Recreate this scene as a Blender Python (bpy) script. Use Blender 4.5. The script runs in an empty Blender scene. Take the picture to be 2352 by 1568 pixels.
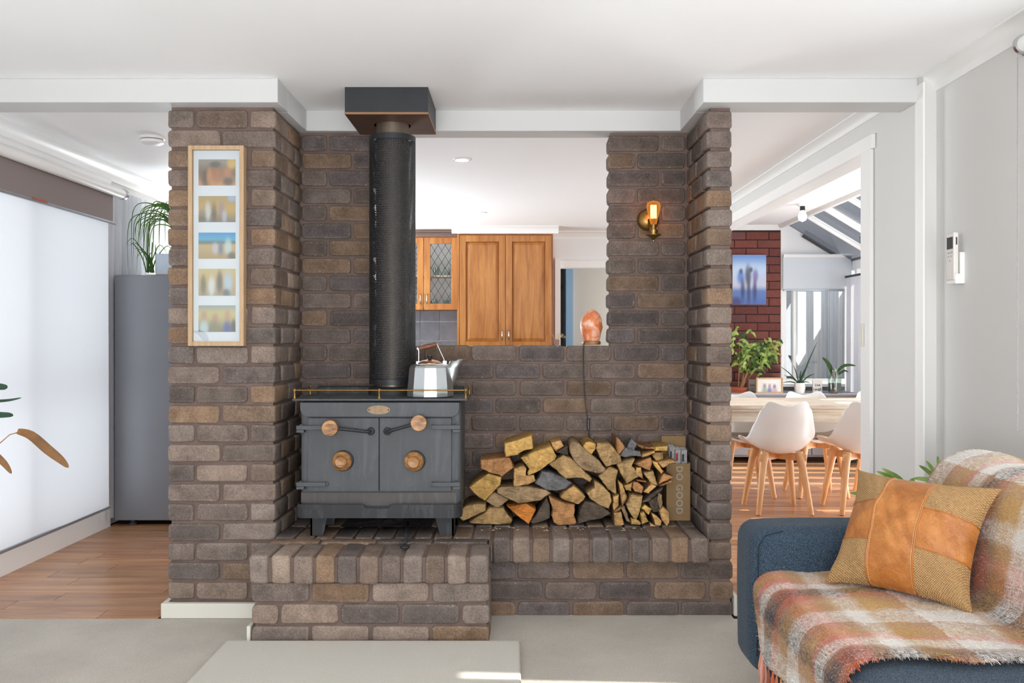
import bpy, bmesh, math, random
from mathutils import Vector, Matrix, noise
R = math.radians
S = bpy.context.scene
C = S.collection
rnd = random.Random(7)

# ------------------------------------------------------------------ camera
EYE = 1.215
F = 2010.0
cam = bpy.data.cameras.new('camera')
cam.sensor_width = 36.0
cam.lens = F / 2352 * 36.0
cam.shift_x = -5 / 2352
cam.shift_y = -6 / 2352
cam.clip_start = 0.05
camo = bpy.data.objects.new('camera', cam)
camo.location = (0, 0, EYE)
camo.rotation_euler = (R(90), 0, 0)
C.objects.link(camo)
S.camera = camo

def P(px, py, Y):
    return Vector(((px - 1181) / F * Y, Y, EYE - (py - 778) / F * Y))

# ------------------------------------------------------------------ look, world, sun, daylight
S.view_settings.view_transform = 'Standard'
S.view_settings.look = 'None'
S.view_settings.exposure = 0.1
S.view_settings.gamma = 1.0
S.view_settings.use_curve_mapping = False
S.cycles.use_denoising = True
S.cycles.max_bounces = 10
S.cycles.diffuse_bounces = 6
S.cycles.glossy_bounces = 4
S.cycles.transmission_bounces = 8
S.cycles.transparent_max_bounces = 12
S.cycles.sample_clamp_indirect = 6.0
S.cycles.caustics_reflective = False
S.cycles.caustics_refractive = False

W = bpy.data.worlds.new('sky')
S.world = W
W.use_nodes = True
wn = W.node_tree
bg = wn.nodes['Background']
bg.inputs[0].default_value = (0.80, 0.88, 1.0, 1)
bg.inputs[1].default_value = 1.1

sl = bpy.data.lights.new('sun', 'SUN')
sl.energy = 7.0
sl.angle = R(0.6)
sl.color = (1.0, 0.95, 0.87)
so = bpy.data.objects.new('sun', sl)
sund = Vector((-1, 0.05, -0.97)).normalized()
so.rotation_euler = sund.to_track_quat('-Z', 'Y').to_euler()
so.location = (6, 2, 5)
C.objects.link(so)

def area(name, loc, d, sx, sy, power, col=(1, 1, 1)):
    l = bpy.data.lights.new(name, 'AREA')
    l.shape = 'RECTANGLE'
    l.size = sx
    l.size_y = sy
    l.energy = power
    l.color = col
    o = bpy.data.objects.new(name, l)
    o.location = loc
    o.rotation_euler = Vector(d).to_track_quat('-Z', 'Z').to_euler()
    C.objects.link(o)
    return o

# daylight through the glass of each window side, plus added fill lamps
area('daylight_rear_doors', (-0.3, -2.35, 1.05), (0.0, 1, 0.75), 3.6, 2.0, 92, (0.97, 0.985, 1.0))
area('ceiling_fill', (-0.2, -0.6, 1.0), (0, 1.5, 1), 1.6, 0.8, 50, (0.97, 0.98, 1.0))  # added fill behind the camera to brighten the ceiling; no such lamp
area('daylight_left_window', (-4.3, 3.2, 1.2), (1, 0.1, 0.35), 4.8, 2.4, 47, (0.97, 0.98, 1.0))
area('daylight_right_window', (2.0, 1.6, 1.35), (-1, 0.25, 0.7), 2.6, 1.5, 80, (0.96, 0.98, 1.0))
area('kitchen_fill', (-2.75, 8.0, 1.35), (1, -0.9, 1.4), 1.5, 1.2, 185, (0.90, 0.96, 1.0))  # added fill for the kitchen, set in an unseen wall opening
area('daylight_dining_glass', (3.85, 6.6, 1.5), (-1, 0, 0.6), 4.2, 1.9, 150, (0.93, 0.97, 1.0))
area('hall_fill', (2.0, 10.1, 1.4), (-1, 0.1, 0), 0.8, 1.5, 24, (0.85, 0.93, 1.0))  # added fill to brighten the hallway

# ------------------------------------------------------------------ material helpers
def srgb(r, g, b):
    f = lambda c: (c / 255 / 12.92) if c / 255 <= 0.04045 else ((c / 255 + 0.055) / 1.055) ** 2.4
    return (f(r), f(g), f(b), 1)

class NT:
    def __init__(s, name):
        s.m = bpy.data.materials.new(name)
        s.m.use_nodes = True
        s.t = s.m.node_tree
        s.b = s.t.nodes['Principled BSDF']
    def n(s, typ, **kw):
        x = s.t.nodes.new(typ)
        for k, v in kw.items():
            if k.startswith('i_'):
                x.inputs[int(k[2:])].default_value = v
            else:
                setattr(x, k, v)
        return x
    def l(s, a, b):
        s.t.links.new(a, b)
    def coord(s, kind='Object', scale=(1, 1, 1), rand=True, rot=(0, 0, 0)):
        tc = s.n('ShaderNodeTexCoord')
        mp = s.n('ShaderNodeMapping')
        s.l(tc.outputs[kind], mp.inputs[0])
        mp.inputs['Scale'].default_value = scale
        mp.inputs['Rotation'].default_value = rot
        if rand:
            oi = s.n('ShaderNodeObjectInfo')
            mu = s.n('ShaderNodeMath', operation='MULTIPLY', i_1=37.0)
            s.l(oi.outputs['Random'], mu.inputs[0])
            s.l(mu.outputs[0], mp.inputs['Location'])
        return mp.outputs[0]
    def noise(s, co, scale, detail=4, rough=0.6, dist=0):
        x = s.n('ShaderNodeTexNoise')
        x.inputs['Scale'].default_value = scale
        x.inputs['Detail'].default_value = detail
        x.inputs['Roughness'].default_value = rough
        x.inputs['Distortion'].default_value = dist
        s.l(co, x.inputs['Vector'])
        return x.outputs['Fac']
    def ramp(s, fac, stops, interp='LINEAR'):
        x = s.n('ShaderNodeValToRGB')
        cr = x.color_ramp
        cr.interpolation = interp
        while len(cr.elements) > 1:
            cr.elements.remove(cr.elements[0])
        cr.elements[0].position = stops[0][0]
        cr.elements[0].color = stops[0][1]
        for p, c in stops[1:]:
            e = cr.elements.new(p)
            e.color = c
        s.l(fac, x.inputs[0])
        return x.outputs[0]
    def mix(s, fac, a, b, mode='MIX'):
        x = s.n('ShaderNodeMix', data_type='RGBA', blend_type=mode)
        for sock, v in ((x.inputs[0], fac), (x.inputs[6], a), (x.inputs[7], b)):
            if hasattr(v, 'is_linked') or hasattr(v, 'links'):
                s.l(v, sock)
            else:
                sock.default_value = v
        return x.outputs[2]
    def math(s, op, a, b=None, c=None, clamp=False):
        x = s.n('ShaderNodeMath', operation=op, use_clamp=clamp)
        for i, v in enumerate((a, b, c)):
            if v is None:
                continue
            if hasattr(v, 'links'):
                s.l(v, x.inputs[i])
            else:
                x.inputs[i].default_value = v
        return x.outputs[0]
    def bump(s, h, strength=0.3, dist=0.002, prev=None):
        x = s.n('ShaderNodeBump')
        x.inputs['Strength'].default_value = strength
        x.inputs['Distance'].default_value = dist
        s.l(h, x.inputs['Height'])
        if prev is not None:
            s.l(prev, x.inputs['Normal'])
        s.l(x.outputs[0], s.b.inputs['Normal'])
        return x.outputs[0]
    def out(s, col=None, rough=0.6, metal=0, spec=None):
        if col is not None:
            if hasattr(col, 'links'):
                s.l(col, s.b.inputs['Base Color'])
            else:
                s.b.inputs['Base Color'].default_value = col
        if hasattr(rough, 'links'):
            s.l(rough, s.b.inputs['Roughness'])
        else:
            s.b.inputs['Roughness'].default_value = rough
        s.b.inputs['Metallic'].default_value = metal
        if spec is not None:
            s.b.inputs['Specular IOR Level'].default_value = spec
        return s.m

def g(v):
    return (v, v, v, 1)

def simple(name, col, rough=0.6, metal=0, var=0.08, scale=12, bump=0.0, bscale=200, spec=None, bd=0.001, rand=True):
    t = NT(name)
    co = t.coord(rand=rand)
    n = t.noise(co, scale, 3)
    r = t.ramp(n, [(0.3, g(1 - var)), (0.7, g(1.0 + var * 0.3))])
    c = t.mix(1.0, col, r, 'MULTIPLY')
    if bump:
        t.bump(t.noise(co, bscale, 3), bump, bd)
    return t.out(c, rough, metal, spec)

def wood(name, dark, light, scale=3.0, axis='x', rough=0.45, stretch=12, bump=0.08, usecol=False, fine=0.5):
    t = NT(name)
    sc = {'x': (1, stretch, stretch), 'y': (stretch, 1, stretch), 'z': (stretch, stretch, 1)}[axis]
    co = t.coord(scale=sc)
    n1 = t.noise(co, scale, 4, 0.55, 0.6)
    n2 = t.noise(co, scale * 8, 3, 0.7)
    f = t.math('ADD', t.math('MULTIPLY', n1, 1 - fine * 0.4), t.math('MULTIPLY', n2, fine * 0.4))
    c = t.ramp(f, [(0.32, dark), (0.68, light)])
    if usecol:
        oi = t.n('ShaderNodeObjectInfo')
        c = t.mix(1.0, c, oi.outputs['Color'], 'MULTIPLY')
    t.bump(n2, bump, 0.001)
    return t.out(c, rough)

# bricks ------------------------------------------------------------
def brick_mat():
    t = NT('tumbled_brick')
    tc = t.n('ShaderNodeTexCoord')
    oi = t.n('ShaderNodeObjectInfo')
    co = t.coord()
    n1 = t.noise(co, 14, 3, 0.6)
    n2 = t.noise(co, 150, 4, 0.75)
    n4 = t.noise(co, 480, 2, 0.6)
    c = t.mix(1.0, oi.outputs['Color'], t.ramp(n1, [(0.30, g(0.72)), (0.70, g(1.22))]), 'MULTIPLY')
    c = t.mix(1.0, c, t.ramp(n2, [(0.30, g(0.62)), (0.50, g(1.0)), (0.72, g(1.38))]), 'MULTIPLY')
    # dark pits
    c = t.mix(t.math('GREATER_THAN', n4, 0.66), c, t.mix(1.0, c, g(0.35), 'MULTIPLY'))
    # edge closeness out of the brick's own size
    at = t.n('ShaderNodeAttribute', attribute_name='dim')
    sp = t.n('ShaderNodeSeparateXYZ')
    t.l(tc.outputs['Object'], sp.inputs[0])
    sd = t.n('ShaderNodeSeparateXYZ')
    t.l(at.outputs['Vector'], sd.inputs[0])
    ds = [t.math('SUBTRACT', sd.outputs[i], t.math('ABSOLUTE', sp.outputs[i])) for i in range(3)]
    mx = t.math('MAXIMUM', t.math('MAXIMUM', ds[0], ds[1]), ds[2])
    mn = t.math('MINIMUM', t.math('MINIMUM', ds[0], ds[1]), ds[2])
    sm = t.math('ADD', t.math('ADD', ds[0], ds[1]), ds[2])
    e = t.math('SUBTRACT', t.math('SUBTRACT', sm, mx), mn)
    edge = t.math('SUBTRACT', 1.0, t.math('DIVIDE', e, 0.016), clamp=True)
    # pale grit: many near the arrises, few on the faces
    v = t.n('ShaderNodeTexVoronoi', feature='F1')
    v.inputs['Scale'].default_value = 230
    t.l(co, v.inputs['Vector'])
    n3 = t.noise(co, 60, 2)
    thr = t.math('ADD', t.math('MULTIPLY', edge, 0.26), t.math('MULTIPLY', t.math('SUBTRACT', n3, 0.40), 0.75))
    grit = t.math('LESS_THAN', v.outputs['Distance'], thr)
    grit = t.math('MULTIPLY', grit, t.math('GREATER_THAN', t.noise(co, 95, 1), 0.50))
    c = t.mix(t.math('MULTIPLY', grit, 0.72), c, srgb(196, 186, 174))
    # soft worn bloom on the arrises and mortar smears
    c = t.mix(t.math('MULTIPLY', edge, 0.26), c, srgb(152, 134, 122))
    b1 = t.bump(n2, 0.55, 0.004)
    t.bump(n4, 0.35, 0.002, b1)
    return t.out(c, 0.92, 0, 0.2)

M = {}
M['brick'] = brick_mat()
t = NT('mauve_mortar')
co = t.coord(rand=False)
c = t.mix(1.0, srgb(118, 101, 94), t.ramp(t.noise(co, 9, 3), [(0.3, g(0.8)), (0.7, g(1.1))]), 'MULTIPLY')
t.bump(t.noise(co, 260, 3), 0.35, 0.002)
M['mortar'] = t.out(c, 0.95, 0, 0.2)
M['white'] = simple('white_paint', srgb(236, 236, 235), 0.6, var=0.015, scale=2, rand=False, bump=0.04, bscale=400)
M['ceil'] = simple('ceiling_white', srgb(248, 248, 248), 0.8, var=0.01, scale=1.5, rand=False, bump=0.04, bscale=300)
M['trim'] = simple('gloss_white_trim', srgb(240, 240, 238), 0.35, var=0.01, scale=2)
M['cream'] = simple('cream_trim', srgb(216, 213, 202), 0.45, var=0.02, scale=2)
M['greywall'] = simple('warm_grey_wall', srgb(214, 213, 210), 0.65, var=0.015, scale=2, rand=False)
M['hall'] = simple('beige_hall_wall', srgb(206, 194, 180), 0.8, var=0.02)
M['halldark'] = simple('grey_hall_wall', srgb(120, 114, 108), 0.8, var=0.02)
M['hallblue'] = simple('pale_blue_edge', srgb(150, 180, 205), 0.6, var=0.02)  # plain pale blue of the hallway wall edge
M['greyblue'] = simple('grey_panel', srgb(150, 150, 156), 0.6, var=0.03)
# carpet
t = NT('cut_pile_carpet')
co = t.coord(rand=False)
n = t.noise(co, 420, 3, 0.7)
n5 = t.noise(co, 110, 3, 0.7)
big = t.noise(co, 3.0, 3)
c = t.mix(1.0, srgb(232, 224, 212), t.ramp(n, [(0.30, g(0.66)), (0.68, g(1.14))]), 'MULTIPLY')
c = t.mix(1.0, c, t.ramp(big, [(0.3, g(0.90)), (0.7, g(1.06))]), 'MULTIPLY')
b = t.bump(n, 0.9, 0.006)
t.bump(n5, 0.4, 0.008, b)
M['carpet'] = t.out(c, 1.0, 0, 0.05)
t = NT('pale_hearth_mat')
co = t.coord(rand=False)
n = t.noise(co, 420, 3, 0.7)
n5 = t.noise(co, 90, 3, 0.7)
c = t.mix(1.0, srgb(240, 235, 224), t.ramp(n, [(0.30, g(0.74)), (0.68, g(1.10))]), 'MULTIPLY')
b = t.bump(n, 0.9, 0.006)
t.bump(n5, 0.4, 0.008, b)
M['mat'] = t.out(c, 1.0, 0, 0.05)
M['plank'] = wood('timber_plank', srgb(148, 102, 70), srgb(204, 156, 116), 1.6, 'x', 0.32, 9, 0.05, True)
M['sub'] = simple('dark_gap', srgb(66, 40, 24), 0.8)
M['iron'] = None
def iron(name, col, rust=0.1, rough=0.55):
    t = NT(name)
    co = t.coord(rand=False)
    n = t.noise(co, 6, 4, 0.6)
    c = t.mix(1.0, col, t.ramp(n, [(0.3, g(0.85)), (0.7, g(1.12))]), 'MULTIPLY')
    n2 = t.noise(co, 28, 5, 0.7)
    c = t.mix(t.math('MULTIPLY', t.math('GREATER_THAN', n2, 0.70), rust), c, srgb(110, 78, 60))
    w = t.noise(t.coord(rand=False, scale=(3, 3, 0.7)), 5, 5, 0.7, 1.2)
    c = t.mix(t.math('MULTIPLY', t.ramp(w, [(0.52, g(0)), (0.75, g(1))]), 0.20), c, srgb(136, 142, 150))
    t.bump(t.noise(co, 300, 2), 0.12, 0.001)
    return t.out(c, rough, 0.15, 0.4)
M['iron'] = iron('blued_grey_iron', srgb(77, 79, 82))
M['iron_dark'] = iron('dark_iron', srgb(46, 47, 49))
M['iron_shelf'] = iron('rusted_iron_shelf', srgb(82, 78, 76), 0.8)
M['black'] = simple('black_painted_metal', srgb(44, 45, 47), 0.42, 0.3, var=0.15)
M['flue_box'] = simple('charcoal_flue_box', srgb(38, 40, 44), 0.5, 0.1, var=0.2, scale=8, bump=0.05)
M['browned'] = simple('heat_browned_metal', srgb(98, 72, 58), 0.5, 0.4, var=0.35, scale=8)
M['inner'] = simple('inner_flue_pipe', srgb(120, 106, 92), 0.4, 0.6, var=0.2)
M['brass'] = simple('aged_brass', srgb(150, 118, 66), 0.35, 0.9, var=0.25, scale=60)
M['copper'] = simple('copper_lid', srgb(206, 150, 112), 0.22, 1.0, var=0.1)
M['plate'] = simple('tarnished_brass_plate', srgb(138, 116, 92), 0.5, 0.5, var=0.2, scale=60)
t = NT('cast_aluminium')
co = t.coord()
c = t.mix(t.math('GREATER_THAN', t.noise(co, 150, 3, 0.7), 0.71), srgb(196, 200, 200), srgb(70, 70, 70))
M['alu'] = t.out(c, 0.28, 0.9)
M['steel'] = simple('bright_steel', srgb(200, 200, 202), 0.25, 1.0, var=0.05)
M['blackplastic'] = simple('black_plastic', srgb(24, 24, 26), 0.35)
M['turned'] = wood('turned_knob_wood', srgb(104, 66, 34), srgb(190, 140, 86), 22, 'x', 0.4, 2.4, 0.05, fine=0.2)
M['gripwood'] = wood('grip_wood', srgb(84, 48, 32), srgb(134, 84, 58), 18, 'x', 0.4, 6)
M['cab'] = wood('honey_timber', srgb(150, 88, 36), srgb(192, 132, 68), 2.2, 'z', 0.38, 9, 0.03, False, 0.4)
M['cabdark'] = wood('honey_timber_edge', srgb(130, 74, 28), srgb(170, 104, 48), 2.2, 'z', 0.4, 9, 0.03)
M['oakframe'] = wood('pale_oak_frame', srgb(172, 142, 108), srgb(196, 166, 130), 6, 'z', 0.55, 14, 0.05)
M['beech'] = wood('beech_leg', srgb(206, 150, 96), srgb(230, 182, 132), 3, 'z', 0.4, 9, 0.03)
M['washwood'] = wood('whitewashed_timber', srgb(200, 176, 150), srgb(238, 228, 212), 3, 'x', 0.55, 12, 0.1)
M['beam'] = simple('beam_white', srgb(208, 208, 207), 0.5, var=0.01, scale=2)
M['tile'] = simple('grey_wall_tile', srgb(126, 126, 132), 0.3, var=0.22, scale=14)
M['redbrick'] = None
t = NT('smooth_red_brick')
oi = t.n('ShaderNodeObjectInfo')
c = t.mix(1.0, oi.outputs['Color'], t.ramp(t.noise(t.coord(), 30, 3), [(0.3, g(0.85)), (0.7, g(1.1))]), 'MULTIPLY')
M['redbrick'] = t.out(c, 0.8)
M['darkmortar'] = simple('dark_mortar', srgb(50, 36, 34), 0.9)
M['chair'] = simple('white_moulded_plastic', srgb(240, 239, 237), 0.3, var=0.01, rand=False)
M['seatpad'] = simple('grey_seat_pad', srgb(168, 158, 148), 0.6)
M['fridge'] = simple('graphite_fridge_side', srgb(122, 124, 130), 0.45, 0.2, var=0.05, scale=2, bump=0.05, bscale=500)
M['grey_soft'] = simple('grey_rubber', srgb(60, 60, 62), 0.6)
M['cardboard'] = simple('brown_cardboard', srgb(150, 122, 84), 0.85, var=0.1, scale=20, bump=0.05)
M['cardink'] = simple('pale_printed_ink', srgb(172, 164, 152), 0.8)
M['paper'] = simple('newsprint', srgb(176, 172, 170), 0.85, var=0.35, scale=60)
M['redink'] = simple('red_print', srgb(170, 40, 36), 0.8)
M['terracotta'] = simple('terracotta', srgb(176, 96, 66), 0.8)
M['pot_white'] = simple('white_glaze', srgb(226, 222, 216), 0.35)
M['pot_blue'] = simple('pale_blue_pot', srgb(196, 210, 224), 0.3)
M['soil'] = simple('soil', srgb(52, 40, 32), 0.95, bump=0.5, bscale=60, bd=0.01)
M['greyfab'] = simple('taupe_blockout_fabric', srgb(142, 130, 128), 0.85, var=0.08, scale=120, bump=0.1, bscale=700)
M['rugfab'] = simple('grey_flecked_rug', srgb(140, 132, 126), 0.95, var=0.5, scale=90)
M['rod'] = simple('grey_metal_bar', srgb(160, 164, 170), 0.35, 0.6)

def leafmat(name, dark, light, rough=0.45, trans=0.3):
    t = NT(name)
    co = t.coord()
    c = t.ramp(t.noise(co, 14, 3), [(0.3, dark), (0.7, light)])
    t.out(c, rough, 0, 0.4)
    tr = t.n('ShaderNodeBsdfTranslucent')
    t.l(c, tr.inputs[0])
    mx = t.n('ShaderNodeMixShader')
    mx.inputs[0].default_value = trans
    t.l(t.b.outputs[0], mx.inputs[1])
    t.l(tr.outputs[0], mx.inputs[2])
    t.l(mx.outputs[0], t.t.nodes['Material Output'].inputs[0])
    return t.m
M['leaf'] = leafmat('deep_green_leaf', srgb(34, 62, 28), srgb(74, 108, 48))
M['leaf_light'] = leafmat('yellow_green_leaf', srgb(96, 132, 40), srgb(206, 220, 130), 0.45, 0.4)
M['leaf_palm'] = leafmat('fresh_palm_leaf', srgb(100, 140, 60), srgb(168, 196, 110), 0.5, 0.4)
M['leaf_dark'] = leafmat('dark_blue_green_leaf', srgb(30, 56, 40), srgb(60, 92, 66))
M['leaf_brown'] = leafmat('drying_brown_leaf', srgb(92, 60, 34), srgb(142, 100, 48), 0.5, 0.2)
M['leaf_strap'] = leafmat('glossy_strap_leaf', srgb(36, 70, 24), srgb(78, 118, 44))
M['stalk'] = simple('brown_stalk', srgb(150, 110, 76), 0.7)
M['straw'] = simple('dry_straw', srgb(206, 182, 140), 0.8)

def fabric_trans(name, col, trans=0.6, fold=0.0):
    t = NT(name)
    co = t.coord(rand=False)
    c = t.mix(1.0, col, t.ramp(t.noise(co, 500, 2), [(0.3, g(0.96)), (0.7, g(1.0))]), 'MULTIPLY')
    t.out(c, 0.9, 0, 0.1)
    tr = t.n('ShaderNodeBsdfTranslucent')
    t.l(c, tr.inputs[0])
    mx = t.n('ShaderNodeMixShader')
    mx.inputs[0].default_value = trans
    t.l(t.b.outputs[0], mx.inputs[1])
    t.l(tr.outputs[0], mx.inputs[2])
    t.l(mx.outputs[0], t.t.nodes['Material Output'].inputs[0])
    return t.m
M['sheer'] = fabric_trans('sheer_white_blind', srgb(234, 235, 236), 0.55)
M['curtain'] = fabric_trans('white_voile', srgb(226, 228, 234), 0.4)
M['blindblue'] = fabric_trans('pale_sheer_blind', srgb(232, 238, 243), 0.2)

def glass(name, col=(1, 1, 1, 1), rough=0.0, alpha=0.25):
    t = NT(name)
    t.out(col, rough, 0, 0.6)
    tr = t.n('ShaderNodeBsdfTransparent')
    tr.inputs[0].default_value = col
    mx = t.n('ShaderNodeMixShader')
    mx.inputs[0].default_value = alpha
    gl = t.n('ShaderNodeBsdfGlossy')
    gl.inputs['Roughness'].default_value = rough
    t.l(tr.outputs[0], mx.inputs[1])
    t.l(gl.outputs[0], mx.inputs[2])
    t.l(mx.outputs[0], t.t.nodes['Material Output'].inputs[0])
    return t.m
M['glass'] = glass('clear_glass', (0.96, 0.98, 0.98, 1), 0.0, 0.08)
M['glass_tint'] = glass('tinted_roof_glass', (0.50, 0.51, 0.54, 1), 0.02, 0.12)
M['glass_amber'] = glass('amber_bulb_glass', (1.0, 0.50, 0.14, 1), 0.0, 0.12)
t = NT('amber_bulb_glass_lit')
tr = t.n('ShaderNodeBsdfTransparent')
tr.inputs[0].default_value = (1.0, 0.52, 0.16, 1)
em = t.n('ShaderNodeEmission')
em.inputs[0].default_value = (1.0, 0.42, 0.10, 1)
em.inputs[1].default_value = 0.9
lw = t.n('ShaderNodeLayerWeight')
lw.inputs[0].default_value = 0.35
mx = t.n('ShaderNodeMixShader')
t.l(t.math('ADD', t.math('MULTIPLY', lw.outputs['Facing'], 0.45), 0.22), mx.inputs[0])
t.l(tr.outputs[0], mx.inputs[1])
t.l(em.outputs[0], mx.inputs[2])
t.l(mx.outputs[0], t.t.nodes['Material Output'].inputs[0])
M['glass_amber'] = t.m
M['glass_bottle'] = glass('green_clear_glass', (0.86, 0.93, 0.90, 1), 0.0, 0.12)

def emit(name, col, st):
    t = NT(name)
    t.b.inputs['Base Color'].default_value = col
    t.b.inputs['Emission Color'].default_value = col
    t.b.inputs['Emission Strength'].default_value = st
    return t.m
M['filament'] = emit('glowing_filament', (1.0, 0.62, 0.22, 1), 28)
M['downlight'] = emit('downlight_led', (1.0, 0.97, 0.92, 1), 9)
M['bulb_on'] = emit('opal_bulb', (1, 0.98, 0.95, 1), 2.2)

# salt
t = NT('pink_rock_salt')
co = t.coord(rand=False)
c = t.ramp(t.noise(co, 22, 5, 0.65, 0.6), [(0.30, srgb(206, 104, 56)), (0.50, srgb(226, 138, 88)), (0.62, srgb(236, 190, 166)), (0.75, srgb(244, 222, 210))])
t.bump(t.noise(co, 40, 4), 0.5, 0.006)
t.b.inputs['Subsurface Weight'].default_value = 0.35
t.b.inputs['Subsurface Radius'].default_value = (0.04, 0.015, 0.008)
t.b.inputs['Subsurface Scale'].default_value = 0.5
M['salt'] = t.out(c, 0.4)

# split firewood: obj.color tints the wood
def logmat(name, mul, ringy=True):
    t = NT(name)
    oi = t.n('ShaderNodeObjectInfo')
    co = t.coord(rot=(0.3, 0.5, 0.4))
    n = t.noise(co, 16, 5, 0.65, 0.8)
    c = t.mix(1.0, oi.outputs['Color'], t.ramp(n, [(0.28, g(0.40 * mul)), (0.5, g(0.90 * mul)), (0.72, g(1.30 * mul))]), 'MULTIPLY')
    cs = t.coord(scale=(0.6, 1, 3.2), rot=(0, 0.6, 0))
    n2 = t.noise(cs, 70, 4, 0.7)
    c = t.mix(1.0, c, t.ramp(n2, [(0.32, g(0.70)), (0.6, g(1.12))]), 'MULTIPLY')
    # drying cracks
    ck = t.noise(t.coord(scale=(4, 1, 0.6), rot=(0, 0.5, 0)), 7, 1, 0.4)
    ckm = t.math('LESS_THAN', t.math('ABSOLUTE', t.math('SUBTRACT', ck, 0.5)), 0.0028)
    c = t.mix(t.math('MULTIPLY', ckm, 0.6), c, g(0.02))
    b = t.bump(n2, 0.6, 0.004)
    t.bump(n, 0.5, 0.01, b)
    return t.out(c, 0.85, 0, 0.2)
M['logface'] = logmat('split_firewood_face', 1.0)
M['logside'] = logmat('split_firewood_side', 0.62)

# denim sofa
t = NT('blue_woven_upholstery')
co = t.coord(rand=False)
n = t.noise(t.coord(rand=False, scale=(1, 1, 4)), 260, 2, 0.6)
n2 = t.noise(t.coord(rand=False, scale=(3, 3, 0.6)), 300, 2, 0.6)
f = t.math('MULTIPLY', t.math('ADD', n, n2), 0.5)
c = t.ramp(f, [(0.36, srgb(20, 31, 42)), (0.50, srgb(42, 57, 72)), (0.66, srgb(94, 110, 124))])
t.bump(f, 0.5, 0.0015)
t.b.inputs['Sheen Weight'].default_value = 0.08
M['denim'] = t.out(c, 0.9, 0, 0.2)
M['piping'] = simple('dark_seam', srgb(22, 34, 46), 0.9)

# leather / jute
t = NT('tan_leather_patch')
co = t.coord('UV', rand=False)
n = t.noise(co, 5, 6, 0.7, 0.3)
c = t.ramp(n, [(0.28, srgb(142, 80, 32)), (0.5, srgb(172, 106, 46)), (0.75, srgb(196, 134, 70))])
fn = t.noise(co, 34, 5, 0.7, 1.6)
c = t.mix(t.math('MULTIPLY', t.math('LESS_THAN', t.math('ABSOLUTE', t.math('SUBTRACT', fn, 0.5)), 0.010), 0.35), c, srgb(226, 178, 124))
b = t.bump(t.noise(co, 14, 6, 0.7, 1.0), 0.6, 0.008)
M['leather'] = t.out(c, 0.38, 0, 0.5)
t = NT('woven_jute')
tc = t.n('ShaderNodeTexCoord')
def wavejute(rot, scale):
    mp = t.n('ShaderNodeMapping')
    mp.inputs['Rotation'].default_value = (0, 0, rot)
    t.l(tc.outputs['UV'], mp.inputs[0])
    w = t.n('ShaderNodeTexWave', wave_type='BANDS')
    w.inputs['Scale'].default_value = scale
    w.inputs['Distortion'].default_value = 0.8
    w.inputs['Detail'].default_value = 1
    t.l(mp.outputs[0], w.inputs['Vector'])
    return w.outputs['Fac']
a1 = wavejute(0.6, 30)
a2 = wavejute(2.17, 24)
f = t.math('MULTIPLY', a1, a2)
nn = t.noise(tc.outputs['UV'], 60, 2)
c = t.ramp(t.math('ADD', t.math('MULTIPLY', f, 0.7), t.math('MULTIPLY', nn, 0.3)), [(0.04, srgb(112, 80, 46)), (0.25, srgb(176, 136, 88)), (0.75, srgb(218, 184, 136))])
t.bump(f, 0.8, 0.004)
M['jute'] = t.out(c, 0.8, 0, 0.3)
M['thread'] = simple('cream_thread', srgb(226, 200, 160), 0.7)

# plaid mohair throw; UV in metres
t = NT('plaid_mohair_throw')
tc = t.n('ShaderNodeTexCoord')
sp = t.n('ShaderNodeSeparateXYZ')
t.l(tc.outputs['UV'], sp.inputs[0])
wob = t.noise(tc.outputs['UV'], 26, 6, 0.75)
fz = t.noise(t.coord('UV', scale=(1, 7, 1), rand=False), 34, 6, 0.8)
fz2 = t.noise(t.coord('UV', scale=(7, 1, 1), rand=False), 34, 6, 0.8)
cream, camel, ochre, rust, pink, dark, brown = srgb(236, 230, 222), srgb(190, 148, 112), srgb(198, 154, 88), srgb(186, 94, 60), srgb(222, 144, 124), srgb(62, 52, 56), srgb(132, 98, 78)
def band(sock, period, stops, amp, off):
    x = t.math('ADD', sock, t.math('MULTIPLY', t.math('SUBTRACT', wob, 0.5), amp))
    x = t.math('ADD', t.math('DIVIDE', x, period), off)
    x = t.math('FRACT', x)
    return t.ramp(x, stops)
def soft(lst):
    out = []
    for i, (p, c) in enumerate(lst):
        nx = lst[i + 1][0] if i + 1 < len(lst) else 1.0
        d_ = min(0.022, (nx - p) * 0.3)
        out.append((p + d_, c))
        out.append((nx - d_, c))
    return out
ca = band(sp.outputs[0], 0.56, soft([(0, cream), (0.24, camel), (0.33, dark), (0.41, brown), (0.46, rust), (0.55, pink), (0.62, camel), (0.70, cream), (0.80, ochre), (0.92, camel)]), 0.05, 0.10)
cb = band(sp.outputs[1], 0.50, soft([(0, cream), (0.20, ochre), (0.36, camel), (0.42, rust), (0.49, dark), (0.58, brown), (0.63, cream), (0.74, pink), (0.80, ochre), (0.90, camel)]), 0.05, 0.30)
f = t.math('ADD', t.math('MULTIPLY', t.math('SUBTRACT', fz, fz2), 3.4), 0.5, clamp=True)
c = t.mix(f, ca, cb)
hl = t.noise(tc.outputs['UV'], 240, 3, 0.8, 1.0)
c = t.mix(t.ramp(hl, [(0.52, g(0)), (0.68, g(0.55))]), c, srgb(232, 226, 216))
b = t.bump(hl, 0.9, 0.006)
t.bump(t.noise(tc.outputs['UV'], 60, 4, 0.7), 0.6, 0.01, b)
t.b.inputs['Sheen Weight'].default_value = 0.12
t.b.inputs['Sheen Roughness'].default_value = 0.6
M['plaid'] = t.out(c, 1.0, 0, 0.05)

t = NT('printed_picture')
at = t.n('ShaderNodeAttribute', attribute_name='Col')
M['print'] = t.out(at.outputs['Color'], 0.35)

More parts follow.
